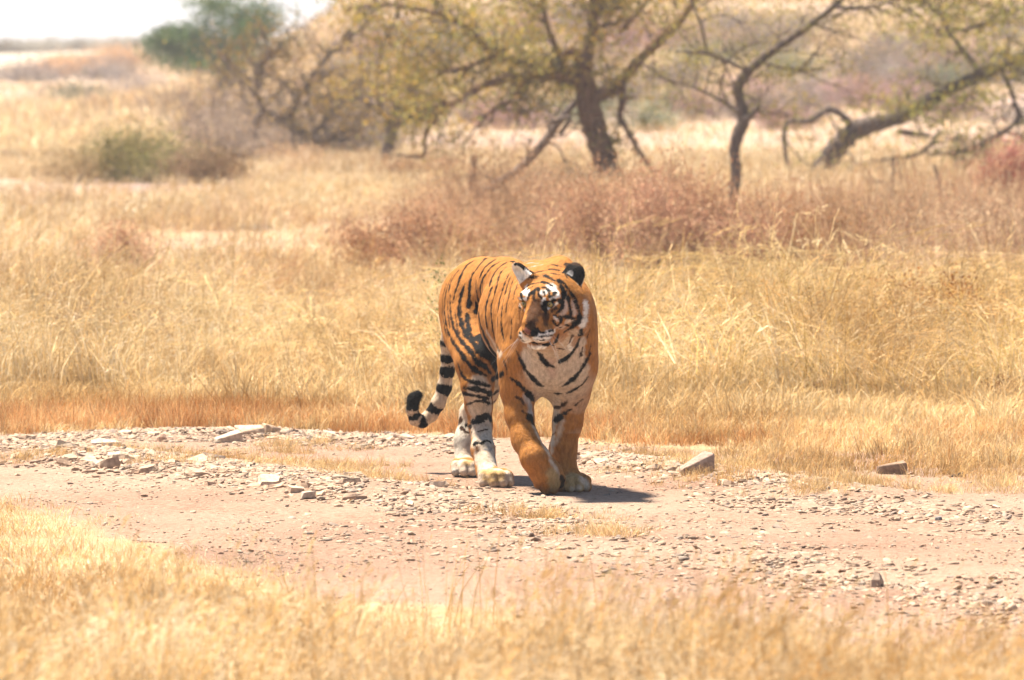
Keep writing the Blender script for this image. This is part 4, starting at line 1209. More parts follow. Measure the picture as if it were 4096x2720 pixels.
# regions that hold stones: (photo pixel polygon line, half width in px rows, density weight, size range in photo px, label, group)
STONE_BEDS = [
 ([(0, 1800), (300, 1832), (600, 1868), (900, 1900), (1150, 1930), (1450, 1968)], 46, 92, (44, 125), "flat tan slate stone in the rubble bank below the rust grass", "stones of the rubble bank along the track"),
 ([(150, 1752), (600, 1740), (1000, 1748), (1350, 1762), (1700, 1772), (1960, 1782)], 24, 62, (32, 84), "flat tan stone in the thin stony row at the foot of the rust grass", "stones at the foot of the rust grass"),
 ([(2320, 1850), (2560, 1868), (2800, 1895), (3050, 1930), (3300, 1962)], 34, 54, (34, 84), "grey tan slate stone in the gravel bank under the large tilted rock", "stones of the gravel bank under the tilted rock"),
 ([(1500, 1985), (1750, 2020), (2000, 2050), (2300, 2100)], 60, 38, (26, 64), "small slate stone scattered on the track in front of the tiger's paws", "stones scattered in front of the tiger"),
 ([(3000, 2230), (3300, 2290), (3600, 2340), (3900, 2420), (4090, 2460)], 80, 34, (30, 72), "blurred slate stone on the near bend of the track beside the golden grass", "stones on the near bend of the track"),
 ([(2750, 1985), (3150, 2010), (3600, 2040), (4050, 2080)], 44, 20, (18, 40), "small flat stone lying on the bare dust beyond the gravel bank", "stones on the bare dust of the track"),
]

def spot_in_bed(rg, line, half):
    k = rg.random() * (len(line) - 1)
    i = int(k); t = k - i
    a, b = line[i], line[i + 1]
    return a[0] + (b[0] - a[0]) * t + rg.normal(0, 15), a[1] + (b[1] - a[1]) * t + rg.normal(0, .5) * half

def build_stones():
    rg = np.random.default_rng(21)
    sm = stone_material()
    kinds = []
    for i in range(14):
        v, f = slab(rg, n=int(rg.integers(5, 8)), thick=rg.uniform(.18, .40))
        me = bpy.data.meshes.new("stone")
        me.from_pydata([tuple(q) for q in v], [], f); me.update()
        set_color(me, np.tile(STONE_COLS[i % len(STONE_COLS)], (len(v), 1)))
        me.materials.append(sm)
        kinds.append(me)
    def put(me, px, py, w, tilt=.12, label=None, group=None, zr=None, name="stone", squash=1.0):
        p = place(px, py)
        d = p[1] - CAM_Y
        o = bpy.data.objects.new(name, me); COL.objects.link(o)
        s = w / F_PX * d
        o.scale = (s, s * 1.1, s * squash)
        o.location = (p[0], p[1], p[2] - .10 * s)
        o.rotation_euler = (rg.normal(0, tilt), rg.normal(0, tilt), rg.uniform(0, 6.28) if zr is None else zr)
        tag(o, label, "stone", group)
        return o
    for line, half, n, (w0, w1), label, group in STONE_BEDS:
        for i in range(n):
            px, py = spot_in_bed(rg, line, half)
            w = w0 + (w1 - w0) * rg.random() ** 1.7
            ki = int(rg.integers(len(kinds)))
            size = "broad " if w > w0 + (w1 - w0) * .45 else "small " if not label.startswith("small") else ""
            put(kinds[ki], px, py, w, label=size + label.replace("small ", "") if size.startswith("broad") else size + label, group=group, tilt=.16)
    # stones that can be told apart
    def chunk(r2, thick, slope=0.0, k=5):
        """an angular broken block: hull of jittered corners"""
        bm = bmesh.new()
        for sx in (-.5, .5):
            for sy in (-.4, .4):
                for z in (0, 1):
                    hz = z * thick * (1 + slope * sx * 2 + r2.normal(0, .10))
                    bm.verts.new((sx + r2.normal(0, .06), sy + r2.normal(0, .07), max(hz, 0)))
        for i in range(k):
            sx, sy = r2.uniform(-.55, .55), r2.choice([-.46, .46])
            bm.verts.new((sx, sy, thick * r2.uniform(.1, .8) * (1 + slope * sx * 2)))
        g = bmesh.ops.convex_hull(bm, input=bm.verts)
        bmesh.ops.delete(bm, geom=[e for e in g['geom_interior'] if isinstance(e, bmesh.types.BMVert)], context='VERTS')
        bmesh.ops.bevel(bm, geom=list(bm.edges), offset=.025, segments=1, affect='EDGES', profile=.5)
        bm.verts.ensure_lookup_table(); bm.verts.index_update()
        v = np.array([tuple(q.co) for q in bm.verts]); f = [tuple(q.index for q in fc.verts) for fc in bm.faces]
        bm.free()
        return v, f

    def special(name, px, py, w, label, col, thick, rot, n=6, tip=.85, dy=1.0, seed=0, cat="stone", sink=.05, slope=None):
        r2 = np.random.default_rng(100 + seed)
        if slope is not None:
            v, f = chunk(r2, thick, slope)
        else:
            v, f = slab(r2, n=n, thick=thick, tip=tip)
        p = place(px, py); s = w / F_PX * (p[1] - CAM_Y)
        o = mesh_obj(name, v * np.array([s, s * dy, s]), f, sm)
        set_color(o.data, np.tile(col, (len(v), 1)))
        o.location = (p[0], p[1], p[2] - sink * s)
        o.rotation_euler = rot
        tag(o, label, cat)
        return o
    special("tilted_rock", 2782, 1898, 128, "large tilted grey brown rock standing at the grass edge right of the tiger", (.30, .22, .18), .50, (.05, -.12, .25), dy=.8, seed=4, slope=.42)
    special("pale_slab", 1738, 1946, 116, "broad pale flat slab lying on the dirt beside the hind paws", (.62, .50, .38), .18, (.02, -.02, .4), n=7, dy=1.0, seed=7)
    special("slab", 1605, 1757, 165, "long thin slab lying at the grass edge below the tail tip", (.50, .37, .28), .12, (0, .03, .1), n=6, dy=.55, seed=9)
    special("slab", 420, 1790, 150, "large flat slab with a bright top in the stony row under the rust grass", (.56, .44, .34), .20, (.03, -.06, .2), n=7, dy=.9, seed=11)
    special("block", 1005, 1738, 110, "square buff block half buried in rust grass on top of the stone pile", (.46, .34, .25), .34, (0, .04, .2), dy=.8, seed=13, slope=.1)
    special("block", 915, 1768, 104, "pale leaning block at the left foot of the stone pile", (.58, .45, .35), .36, (.1, -.20, .3), dy=.8, seed=15, slope=.15)
    special("block", 1080, 1735, 70, "small brown block at the right end of the stone pile", (.42, .30, .21), .5, (0, .1, .7), dy=.8, seed=16, slope=-.2)
    special("pointed_stone", 648, 1765, 54, "small pinkish pointed stone standing beside the stony row", (.50, .33, .24), .75, (0, .1, .4), n=5, tip=.45, dy=.8, seed=17)
    special("rock", 3565, 1895, 112, "squat brown rock half hidden by dry grass near the dung", (.28, .19, .13), .42, (0, 0, .1), dy=.6, seed=19, slope=.15)
    special("dung", 3835, 1912, 90, "dark brown clump of dung on the dry ground by the grass edge", (.055, .035, .025), .28, (0, 0, .3), n=9, tip=.6, dy=.6, seed=21, cat="dung")
    special("dark_stone", 3755, 2088, 36, "small dark grey stone alone on the bright dust", (.16, .15, .15), .6, (0, 0, .8), n=6, seed=23)
    special("boulder", 812, 1052, 86, "round grey boulder sitting in the pale meadow, the larger of two", (.22, .20, .16), .85, (0, .05, .3), n=8, tip=.72, seed=25)
    special("boulder", 912, 1058, 66, "round brown boulder in the pale meadow, the smaller of two", (.26, .21, .17), .75, (0, 0, .8), n=8, tip=.72, seed=27)
    special("block", 1232, 1995, 52, "small square block on the inner edge of the track below the rubble bank", (.40, .33, .27), .5, (0, .05, .3), dy=.8, seed=29, slope=.1)
    special("pointed_stone", 3505, 2350, 62, "small pointed stone standing upright on the near bend of the track", (.34, .26, .20), .95, (0, .1, .4), n=5, tip=.4, seed=31)
    # low outcrop of grey rock across the meadow
    root = empty("rock_ledge", place(840, 935))
    b0 = np.array(root.location)
    for i in range(22):
        px = 560 + i * 25 + rg.normal(0, 8); py = 905 + (px - 560) * .03 + rg.normal(0, 4)
        p = place(px, py); s = rg.uniform(40, 80) / F_PX * (p[1] - CAM_Y)
        v, f = slab(rg, n=6, thick=rg.uniform(.2, .35))
        o = mesh_obj("rock", v * s, f, sm, root)
        set_color(o.data, np.tile(np.array((.26, .24, .22)) * rg.uniform(.8, 1.3), (len(v), 1)))
        o.location = p - b0; o.rotation_euler = (0, 0, rg.uniform(0, 6))
    tag(root, "long low ledge of broken grey rock across the pale meadow", "rock")

    # all the gravel too small to pick apart: one mesh
    V, Fc, Cc = [], [], []
    base = [slab(rg, n=5, thick=.35) for _ in range(10)]
    base = [(v, tri_faces(f)) for v, f in base]
    n0 = 0
    def grain(x, y, s, col):
        nonlocal n0
        v, f = base[rg.integers(10)]
        a = rg.uniform(0, 6.28); ca, sa = math.cos(a), math.sin(a)
        q = v * np.array([s * 1.25, s * rg.uniform(.7, 1.2), s * rg.uniform(.3, .85)])
        t = rg.normal(0, .22, 2)
        q = np.stack([q[:, 0] * ca - q[:, 1] * sa, q[:, 0] * sa + q[:, 1] * ca, q[:, 2] + q[:, 0] * t[0] + q[:, 1] * t[1]], 1)
        q[:, 0] += x; q[:, 1] += y
        q[:, 2] += gzv - .08 * s
        V.append(q); Fc.append(f + n0); Cc.append(np.tile(col, (len(q), 1))); n0 += len(q)
    xs, ys, ss = [], [], []
    MORE = [([(2250, 2120), (2700, 2170), (3100, 2190)], 90, 60, (0, 0), 0, 0), ([(1250, 2090), (1700, 2160), (2250, 2220)], 90, 60, (0, 0), 0, 0), ([(2500, 2260), (3000, 2300), (3300, 2330)], 90, 40, (0, 0), 0, 0), ([(3150, 2000), (3600, 2060), (4090, 2130)], 60, 50, (0, 0), 0, 0)]
    for k_bed, (line, half, n, (w0, w1), _, _) in enumerate(STONE_BEDS + MORE):
        for i in range((n * 105 if k_bed < 3 else n * 50) if w0 else n * 8):
            px, py = spot_in_bed(rg, line, half * 1.25)
            if not w0:
                px += rg.normal(0, 150); py += rg.normal(0, 20)
            p = ground_at(px, py)
            xs.append(p[0]); ys.append(p[1]); ss.append((.010 + .036 * rg.random() ** 1.5))
    k = 36000
    d = 22 + 13 * rg.random(k); x = (rg.random(k) * 2 - 1) * d * .075; y = d + CAM_Y
    m = (beyond(x, y) < .4) & (before(x, y) < .5) & (rg.random(k) < .15 + 1.1 * vnoise(x * 1.3, y * 1.3, 61) ** 2)
    xs += list(x[m]); ys += list(y[m]); ss += list(rg.uniform(.004, .015, m.sum()) * (1 + 1.2 * rg.random(m.sum()) ** 6))
    # stony patch far left
    for i in range(1800):
        px, py = rg.uniform(-50, 1000), rg.normal(1045, 48)
        p = ground_at(px, py)
        xs.append(p[0]); ys.append(p[1]); ss.append(rg.uniform(.02, .07))
    zz = gz(np.array(xs), np.array(ys))
    for x_, y_, s_, gzv in zip(xs, ys, ss, zz):
        grain(x_, y_, s_, np.array(STONE_COLS[rg.integers(len(STONE_COLS))]) * rg.uniform(.8, 1.15))
    o = mesh_obj("gravel", np.concatenate(V), np.concatenate(Fc), sm)
    set_color(o.data, np.concatenate(Cc))
    tag(o, "loose slate gravel strewn over the track and its banks", "gravel", kind="stuff")

# ------------------------------------------------------------------ shrubs and trees
def tube(pts, radii, sides=7, rg=None, rough=0.0):
    pts = np.asarray(pts, float)
    n = len(pts)
    tan = np.gradient(pts, axis=0)
    tan /= np.linalg.norm(tan, axis=1, keepdims=True) + 1e-9
    ref = np.array([0.3, -1, 0.2]); ref /= np.linalg.norm(ref)
    V = []
    for i in range(n):
        s = np.cross(tan[i], ref); s /= np.linalg.norm(s) + 1e-9
        u = np.cross(s, tan[i])
        for k in range(sides):
            a = 2 * math.pi * k / sides
            r = radii[i] * (1 + (rg.normal(0, rough) if rg is not None and rough else 0))
            V.append(pts[i] + (s * math.cos(a) + u * math.sin(a)) * r)
    V = np.array(V)
    i, k = np.meshgrid(np.arange(n - 1), np.arange(sides), indexing='ij')
    i, k = i.ravel(), k.ravel(); k2 = (k + 1) % sides
    F = np.stack([i * sides + k, i * sides + k2, (i + 1) * sides + k2, (i + 1) * sides + k], 1)
    return V, F

def smooth_line(pts, m=5):
    """Catmull-Rom through the points"""
    pts = np.asarray(pts, float)
    p = np.concatenate([[2 * pts[0] - pts[1]], pts, [2 * pts[-1] - pts[-2]]])
    out = []
    for i in range(1, len(p) - 2):
        for t in np.linspace(0, 1, m, endpoint=False):
            a, b, c, d = p[i - 1], p[i], p[i + 1], p[i + 2]
            out.append(.5 * ((2 * b) + (c - a) * t + (2 * a - 5 * b + 4 * c - d) * t * t + (3 * b - a - 3 * c + d) * t ** 3))
    out.append(p[-2])
    return np.array(out)

def bark_material(name, c0, c1):
    m, N, L, bs = new_mat(name)
    tc = N.new("ShaderNodeTexCoord"); mp = N.new("ShaderNodeMapping"); mp.inputs["Scale"].default_value = (14, 14, 3)
    nz = N.new("ShaderNodeTexNoise"); nz.inputs["Scale"].default_value = 1.6; nz.inputs["Detail"].default_value = 6; nz.inputs["Roughness"].default_value = .7
    rp = N.new("ShaderNodeValToRGB"); e = rp.color_ramp.elements
    e[0].position = .35; e[0].color = (*c0, 1); e[1].position = .68; e[1].color = (*c1, 1)
    L.new(tc.outputs["Object"], mp.inputs[0]); L.new(mp.outputs[0], nz.inputs["Vector"]); L.new(nz.outputs["Fac"], rp.inputs[0])
    L.new(rp.outputs[0], bs.inputs["Base Color"])
    bs.inputs["Roughness"].default_value = .95; bs.inputs["Specular IOR Level"].default_value = .1
    bp = N.new("ShaderNodeBump"); bp.inputs["Strength"].default_value = 1; bp.inputs["Distance"].default_value = .03
    L.new(nz.outputs["Fac"], bp.inputs["Height"]); L.new(bp.outputs[0], bs.inputs["Normal"])
    return m

MATS = {}
def mats():
    if not MATS:
        MATS['bark'] = bark_material("grey_bark", (.05, .037, .032), (.21, .155, .125))
        MATS['redbark'] = bark_material("russet_bark", (.065, .032, .02), (.27, .145, .085))
        MATS['twig'] = bark_material("twig_bark", (.06, .042, .034), (.17, .12, .09))
        MATS['leaf'] = grass_material("leaves", .30, .12)
        MATS['stem'] = grass_material("dry_stems", .10, .12)
    return MATS

def grow(start, direction, length, radius, rg, segs=6, wander=.35, up=.0, sag=.0):
    p = [np.asarray(start, float)]; d = unit(direction)
    for i in range(segs):
        d = unit(d + rg.normal(0, wander, 3) * .5 + np.array([0, 0, up - sag * i / segs]))
        p.append(p[-1] + d * length / segs)
    return np.array(p), radius * np.linspace(1, .3, segs + 1)

def leaf_cloud(centres, per, spread, size, cols, rg):
    """many small leaf faces gathered round twig ends"""
    c = np.repeat(np.asarray(centres), per, axis=0)
    n = len(c)
    p = c + rg.normal(0, 1, (n, 3)) * np.array([spread, spread, spread * .6])
    a = rg.normal(0, 1, (n, 3)); a /= np.linalg.norm(a, axis=1, keepdims=True)
    b = rg.normal(0, 1, (n, 3)); b -= (a * b).sum(1, keepdims=True) * a; b /= np.linalg.norm(b, axis=1, keepdims=True)
    s = size * rg.uniform(.6, 1.3, (n, 1))
    V = np.stack([p - a * s, p + b * s * .42, p + a * s, p - b * s * .42], 1).reshape(-1, 3)
    F = np.arange(n * 4).reshape(-1, 4)
    clump = np.repeat(rg.integers(0, len(cols), len(centres)), per)
    own = rg.integers(0, len(cols), n)
    ci = np.where(rg.random(n) < .6, clump, own)
    C = np.asarray(cols)[ci] * rg.uniform(.75, 1.25, (n, 1))
    return V, F, np.repeat(C, 4, axis=0)

def join_tubes(T):
    V, F, n = [], [], 0
    for v, f in T:
        V.append(v); F.append(f + n); n += len(v)
    return np.concatenate(V), np.concatenate(F)

def along_line(pts, rg, k, t0=.3, t1=1.0):
    t = t0 + (t1 - t0) * rg.random(k)
    i = t * (len(pts) - 1); j = np.minimum(i.astype(int), len(pts) - 2); w = (i - j)[:, None]
    return pts[j] * (1 - w) + pts[j + 1] * w, unit_rows(pts[j + 1] - pts[j])

def unit_rows(a):
    return a / (np.linalg.norm(a, axis=1, keepdims=True) + 1e-9)

def traced_tree(name, label, base_px, lines, depth_spread, leaf_cols, rg, leaf_size=.022, twigs=14, per=60, clump=.16, bark='bark', cat="tree", twig_len=.9, leaf_keep=1.0, extra=None, group=None):
    """a tree whose trunk and limbs follow the photograph; lines = (kind, [(px, py, r_px)...], depth drift, twig count factor)"""
    M = mats()
    base = place(*base_px)
    y0 = base[1]; d0 = y0 - CAM_Y
    k = d0 / F_PX
    root = empty(name, base)
    tag(root, label, cat, group)
    tw, ends = [], []
    for kind, pts, drift, tf in lines:
        n = len(pts)
        w = np.array([P(px, py, y0 + drift[0] + (drift[1] - drift[0]) * i / max(1, n - 1)) for i, (px, py, r) in enumerate(pts)])
        if kind == 'trunk':
            w[0, 2] = base[2] - .06
        r = np.array([r * k for _, _, r in pts])
        sm = smooth_line(w, 5)
        rr = np.interp(np.linspace(0, n - 1, len(sm)), np.arange(n), r)
        v, f = tube(sm, rr * (1 + .08 * rg.normal(0, 1, len(sm))), 9 if kind == 'trunk' else 6, rg, .06)
        mesh_obj(kind, v - base, f, M[bark], root, smooth=True)
        cnt = int(twigs * tf)
        if cnt <= 0:
            continue
        at_, tan = along_line(sm, rg, cnt, .35 if kind == 'trunk' else .15)
        for q, t in zip(at_, tan):
            dr = unit(t * .6 + rg.normal(0, .75, 3) * np.array([1, 1, .7]))
            L = twig_len * rg.uniform(.5, 1.2)
            tp, tr = grow(q, dr, L, .017 * d0 / 98, rg, 6, .5, .04, .08)
            tw.append(tube(tp, tr, 3))
            for j in range(3):
                s_ = tp[rg.integers(2, 6)]
                bp_, br = grow(s_, unit(dr + rg.normal(0, .8, 3)), L * .55, .010 * d0 / 98, rg, 4, .6, .0, .1)
                tw.append(tube(bp_, br, 3))
                if rg.random() < leaf_keep:
                    ends += [bp_[-1], bp_[2]]
            if rg.random() < leaf_keep:
                ends.append(tp[-1]); ends.append(tp[3])
    if tw:
        v, f = join_tubes(tw)
        o = mesh_obj("twigs", v - base, f, M['twig'], root); o["kind"] = "stuff"
    if extra is not None:
        ends += list(extra(y0))
    if ends and leaf_cols:
        v, f, c = leaf_cloud(ends, per, clump, leaf_size * d0 / 98, leaf_cols, rg)
        o = mesh_obj("crown", v - base, f, M['leaf'], root); set_color(o.data, c); o["kind"] = "stuff"
    return root

def shrub(name, label, px, py, h_px, w_px, rg, stem_cols, leaf_cols=None, stems=40, per=10, leaf=.02, lean=0.0, cat="shrub", group=None, thick=.0035, clump=.08, fork=3, dome=.55):
    M = mats()
    base = place(px, py)
    d0 = base[1] - CAM_Y; k = d0 / F_PX
    H, W = h_px * k, w_px * k
    root = empty(name, base)
    tag(root, label, cat, group)
    T, C, ends = [], [], []
    for i in range(stems):
        a = rg.uniform(0, 6.283); r = math.sqrt(rg.random())
        st = np.array([math.cos(a) * r * W * .16, math.sin(a) * r * W * .16, -.02])
        hh = H * (1 - dome * r ** 2) * rg.uniform(.55, 1.12)
        tip = np.array([math.cos(a) * r * W * .5 + lean * hh, math.sin(a) * r * W * .5, hh])
        L = np.linalg.norm(tip - st)
        mid = (st + tip) / 2 + rg.normal(0, .06, 3) * L + np.array([0, 0, .08 * L])
        p = smooth_line([st, mid, tip], 3)
        rad = thick * d0 / 50 * np.linspace(1, .35, len(p))
        v, f = tube(p, rad, 3); T.append((v, f)); col = np.array(stem_cols[rg.integers(len(stem_cols))]) * rg.uniform(.8, 1.2)
        C.append(np.tile(col, (len(v), 1)))
        for j in range(fork):
            s_ = p[rg.integers(2, len(p))]
            bp_, br = grow(s_, unit((tip - st) / L + rg.normal(0, .55, 3)), L * rg.uniform(.2, .42), thick * .55 * d0 / 50, rg, 3, .5)
            v, f = tube(bp_, br, 3); T.append((v, f)); C.append(np.tile(col * rg.uniform(.9, 1.15), (len(v), 1)))
            ends.append(bp_[-1]); ends.append(bp_[1])
        ends.append(tip)
    v, f = join_tubes(T)
    o = mesh_obj("stems", v, f, M['stem'], root); set_color(o.data, np.concatenate(C)); o["kind"] = "stuff"
    if leaf_cols:
        v, f, c = leaf_cloud(ends, per, clump * d0 / 50, leaf * d0 / 50, leaf_cols, rg)
        o = mesh_obj("foliage", v, f, M['leaf'], root); set_color(o.data, c); o["kind"] = "stuff"
    return root

LEAF_OLIVE = [(.29, .26, .06), (.35, .30, .07), (.22, .21, .055), (.40, .29, .06), (.31, .30, .09)]
LEAF_OCHRE = [(.46, .29, .06), (.42, .28, .07), (.33, .235, .06), (.28, .23, .07)]
LEAF_GREEN = [(.075, .14, .055), (.10, .17, .06), (.06, .11, .06), (.15, .20, .06)]
RED_STEM = [(.54, .29, .18), (.47, .24, .15), (.58, .36, .22), (.50, .32, .21)]
BROWN_STEM = [(.36, .22, .13), (.30, .19, .12), (.44, .29, .17)]
GREY_STEM = [(.22, .165, .14), (.18, .14, .12), (.27, .21, .17)]

def build_trees():
    rg = np.random.default_rng(33)
    # main tree: leaning trunk, wide yellow-green crown to the left
    def crown_main(y0):
        out = []
        for (cx, cy, rx, ry, n, dd) in ((2050, 110, 300, 130, 46, -.3), (1750, 210, 300, 120, 30, -.5), (2350, 60, 260, 140, 34, .4), (1560, 330, 230, 80, 12, -.6), (2250, 220, 200, 90, 22, -.5), (1480, 20, 240, 60, 14, .3),
                                       (2150, -200, 600, 220, 70, 0), (2650, -60, 260, 110, 16, .5), (1900, 300, 220, 60, 14, -.6), (1850, 60, 260, 120, 26, .2)):
            for i in range(n):
                a = rg.uniform(0, 6.28); q = math.sqrt(rg.random())
                out.append(P(cx + math.cos(a) * q * rx, cy + math.sin(a) * q * ry, y0 + .7 + dd + rg.normal(0, .7)))
        return out
    main = [
        ('trunk', [(2452, 765, 46), (2432, 690, 44), (2410, 600, 50), (2380, 510, 52), (2352, 420, 50), (2340, 330, 44), (2335, 270, 40), (2325, 225, 34)], (0, 0), .2),
        ('limb', [(2325, 240, 28), (2290, 205, 24), (2262, 225, 18), (2250, 250, 10)], (0, -.1), .1),
        ('limb', [(2370, 390, 30), (2440, 365, 28), (2490, 320, 26), (2560, 240, 22), (2660, 140, 19), (2740, 60, 16), (2800, -40, 12)], (0, .6), .8),
        ('limb', [(2490, 320, 16), (2485, 400, 14), (2478, 470, 12), (2500, 400, 9), (2540, 390, 6)], (0, -.1), .1),
        ('limb', [(2345, 330, 26), (2270, 315, 20), (2150, 300, 17), (2020, 315, 15), (1900, 360, 13), (1800, 420, 11), (1650, 435, 8)], (0, -1.0), 2.2),
        ('limb', [(2345, 270, 26), (2240, 290, 18), (2120, 260, 16), (1990, 230, 14), (1860, 270, 10), (1750, 290, 8)], (0, .2), 2.2),
        ('limb', [(2345, 250, 24), (2365, 140, 20), (2380, 40, 16), (2370, -120, 12), (2390, -280, 8)], (0, .3), 2.0),
        ('limb', [(2260, 290, 16), (2215, 170, 13), (2180, 70, 11), (2160, -60, 8)], (0, -.4), 1.4),
        ('limb', [(1990, 235, 11), (1880, 120, 10), (1760, 60, 9), (1560, 20, 8), (1380, 40, 6)], (.1, -.3), 1.8),
        ('limb', [(2480, 130, 10), (2560, 40, 10), (2620, -60, 8)], (.2, .9), 1.0),
        ('limb', [(1775, 400, 9), (1750, 470, 8), (1705, 530, 8), (1695, 620, 7), (1640, 625, 6), (1580, 618, 4)], (-.9, -1.0), .1),
        ('limb', [(2110, 310, 8), (2040, 400, 7), (1960, 450, 6), (1850, 580, 4)], (-.4, -.7), .25),
        ('limb', [(2480, 470, 12), (2520, 540, 11), (2580, 640, 10), (2665, 770, 8)], (0, -.3), .1),
        ('limb', [(2405, 690, 13), (2340, 760, 10), (2290, 815, 7)], (0, -.3), .1),
    ]
    traced_tree("acacia_tree", "large leaning tree with russet split trunk and wide yellow olive crown", (2452, 765), main, 1, LEAF_OLIVE + LEAF_OCHRE, rg, twigs=13, per=15, clump=.14, bark='redbark', leaf_size=.038, extra=crown_main, leaf_keep=.8)
    # fallen limb leaning against it
    lines = [('limb', [(1905, 815, 18), (1960, 755, 19), (2060, 690, 18), (2160, 590, 17), (2240, 480, 15), (2300, 410, 12)], (0, .3), .5),
             ('limb', [(1912, 800, 15), (1890, 740, 15), (1896, 680, 14), (1897, 622, 12)], (0, 0), .0),
             ('limb', [(1905, 810, 14), (1910, 880, 12), (1915, 960, 9)], (0, -.1), .0),
             ('limb', [(2200, 490, 10), (2280, 470, 9), (2240, 540, 7)], (.1, .1), .0)]
    traced_tree("fallen_limb", "bare grey fallen limb propped slanting against the leaning tree", (1912, 955), lines, 1, None, rg, twigs=16, bark='bark', cat="branch", twig_len=.5)
    # slender crooked tree
    def crown_slim(y0):
        return [P(rg.normal(cx, rx), rg.normal(cy, ry), y0 + rg.normal(0, .5)) for cx, cy, rx, ry, n in ((3150, 40, 180, 50, 26), (2800, 210, 110, 40, 12), (3450, -40, 260, 50, 26), (3180, 270, 90, 25, 8), (2870, 390, 70, 20, 6)) for _ in range(n)]
    slim = [
        ('trunk', [(2928, 880, 23), (2930, 800, 22), (2945, 700, 22), (2938, 600, 23), (2955, 530, 26), (2975, 480, 27), (2962, 410, 20), (2952, 350, 22), (2990, 290, 22), (3060, 225, 18), (3160, 155, 16), (3260, 85, 15), (3350, 10, 13), (3420, -60, 10)], (0, .3), 1.4),
        ('limb', [(2978, 485, 17), (3010, 455, 12), (3038, 420, 9)], (0, 0), .1),
        ('limb', [(2955, 445, 8), (2870, 395, 7), (2760, 345, 5), (2660, 320, 4)], (0, .2), .6),
        ('limb', [(2990, 285, 9), (2920, 250, 8), (2830, 215, 7), (2700, 205, 5)], (0, -.2), .7),
        ('limb', [(3060, 255, 8), (3150, 275, 6), (3250, 280, 4)], (0, .1), .5),
        ('limb', [(3340, 25, 9), (3420, 35, 8), (3520, 20, 6), (3600, -10, 5)], (.2, .4), .8),
        ('limb', [(2825, 205, 7), (2810, 120, 6), (2780, 40, 5), (2760, -30, 4)], (-.1, 0), .4),
    ]
    traced_tree("slender_tree", "slender crooked grey tree with a single arching stem and few leaves", (2928, 880), slim, 1, LEAF_OLIVE, rg, twigs=10, per=26, clump=.12, leaf_size=.024, extra=crown_slim, leaf_keep=.5, twig_len=.7)
    # bent tree reaching right
    def crown_bent(y0):
        out = []
        for (cx, cy, rx, ry, n, dd) in ((3900, 130, 260, 120, 44, .2), (4050, 280, 160, 90, 24, -.3), (3700, 60, 220, 70, 20, .4), (3800, 400, 200, 50, 16, -.2), (4000, 380, 140, 60, 12, .2), (4200, 60, 260, 200, 40, 0), (3560, 410, 60, 30, 5, 0), (3750, 560, 120, 40, 7, 0)):
            for i in range(n):
                a = rg.uniform(0, 6.28); q = math.sqrt(rg.random())
                out.append(P(cx + math.cos(a) * q * rx, cy + math.sin(a) * q * ry, y0 + dd + rg.normal(0, .6)))
        return out
    bent = [
        ('trunk', [(3255, 730, 46), (3300, 660, 42), (3350, 590, 41), (3410, 525, 40), (3500, 495, 36), (3590, 470, 34), (3700, 410, 31), (3810, 350, 28), (3930, 295, 25), (4080, 225, 22), (4250, 150, 16)], (0, .2), 1.5),
        ('limb', [(3415, 515, 18), (3370, 462, 15), (3320, 438, 13), (3290, 450, 12), (3240, 482, 11), (3150, 490, 10), (3138, 570, 9), (3150, 660, 8), (3170, 745, 7)], (0, -.3), .35),
        ('limb', [(3590, 525, 12), (3660, 535, 11), (3720, 540, 8)], (0, 0), .2),
        ('limb', [(3760, 520, 8), (3720, 580, 8), (3660, 620, 7), (3520, 640, 5)], (.1, 0), .3),
        ('limb', [(3930, 300, 13), (3800, 130, 12), (3760, 60, 11), (3680, -20, 9)], (0, .3), 1.2),
        ('limb', [(3790, 115, 9), (3880, 115, 8), (4000, 60, 7), (4120, 20, 6)], (.2, .5), 1.2),
        ('limb', [(4080, 480, 9), (3980, 550, 9), (3870, 600, 8), (3780, 615, 6)], (0, -.3), .6),
        ('limb', [(4000, 260, 12), (4050, 380, 10), (4080, 480, 8)], (0, 0), .6),
    ]
    traced_tree("bent_tree", "stout grey tree bending low to the right above the grass", (3255, 730), bent, 1, LEAF_OLIVE, rg, twigs=12, per=16, clump=.15, leaf_size=.038, extra=crown_bent, leaf_keep=.6)
    # dark upright trunk behind
    dark = [('trunk', [(1535, 690, 26), (1545, 620, 26), (1562, 550, 27), (1575, 480, 20), (1598, 420, 14)], (0, 0), .3),
            ('limb', [(1580, 470, 12), (1640, 380, 10), (1700, 300, 8)], (0, .5), 1.4), ('limb', [(1570, 500, 11), (1500, 430, 9), (1420, 380, 7)], (0, -.3), 1.4)]
    traced_tree("dark_trunked_tree", "small tree with a dark straight trunk behind the leaning tree", (1535, 690), dark, 1, LEAF_OCHRE, rg, twigs=12, per=16, clump=.22, leaf_size=.026, leaf_keep=.5)
    # forked grey tree on the left with few ochre leaves
    def crown_fork(y0):
        return [P(rg.normal(cx, rx), rg.normal(cy, ry), y0 + rg.normal(0, .8)) for cx, cy, rx, ry, n in ((1330, 330, 130, 70, 34), (1150, 250, 150, 80, 20), (1430, 200, 120, 90, 20)) for _ in range(n)]
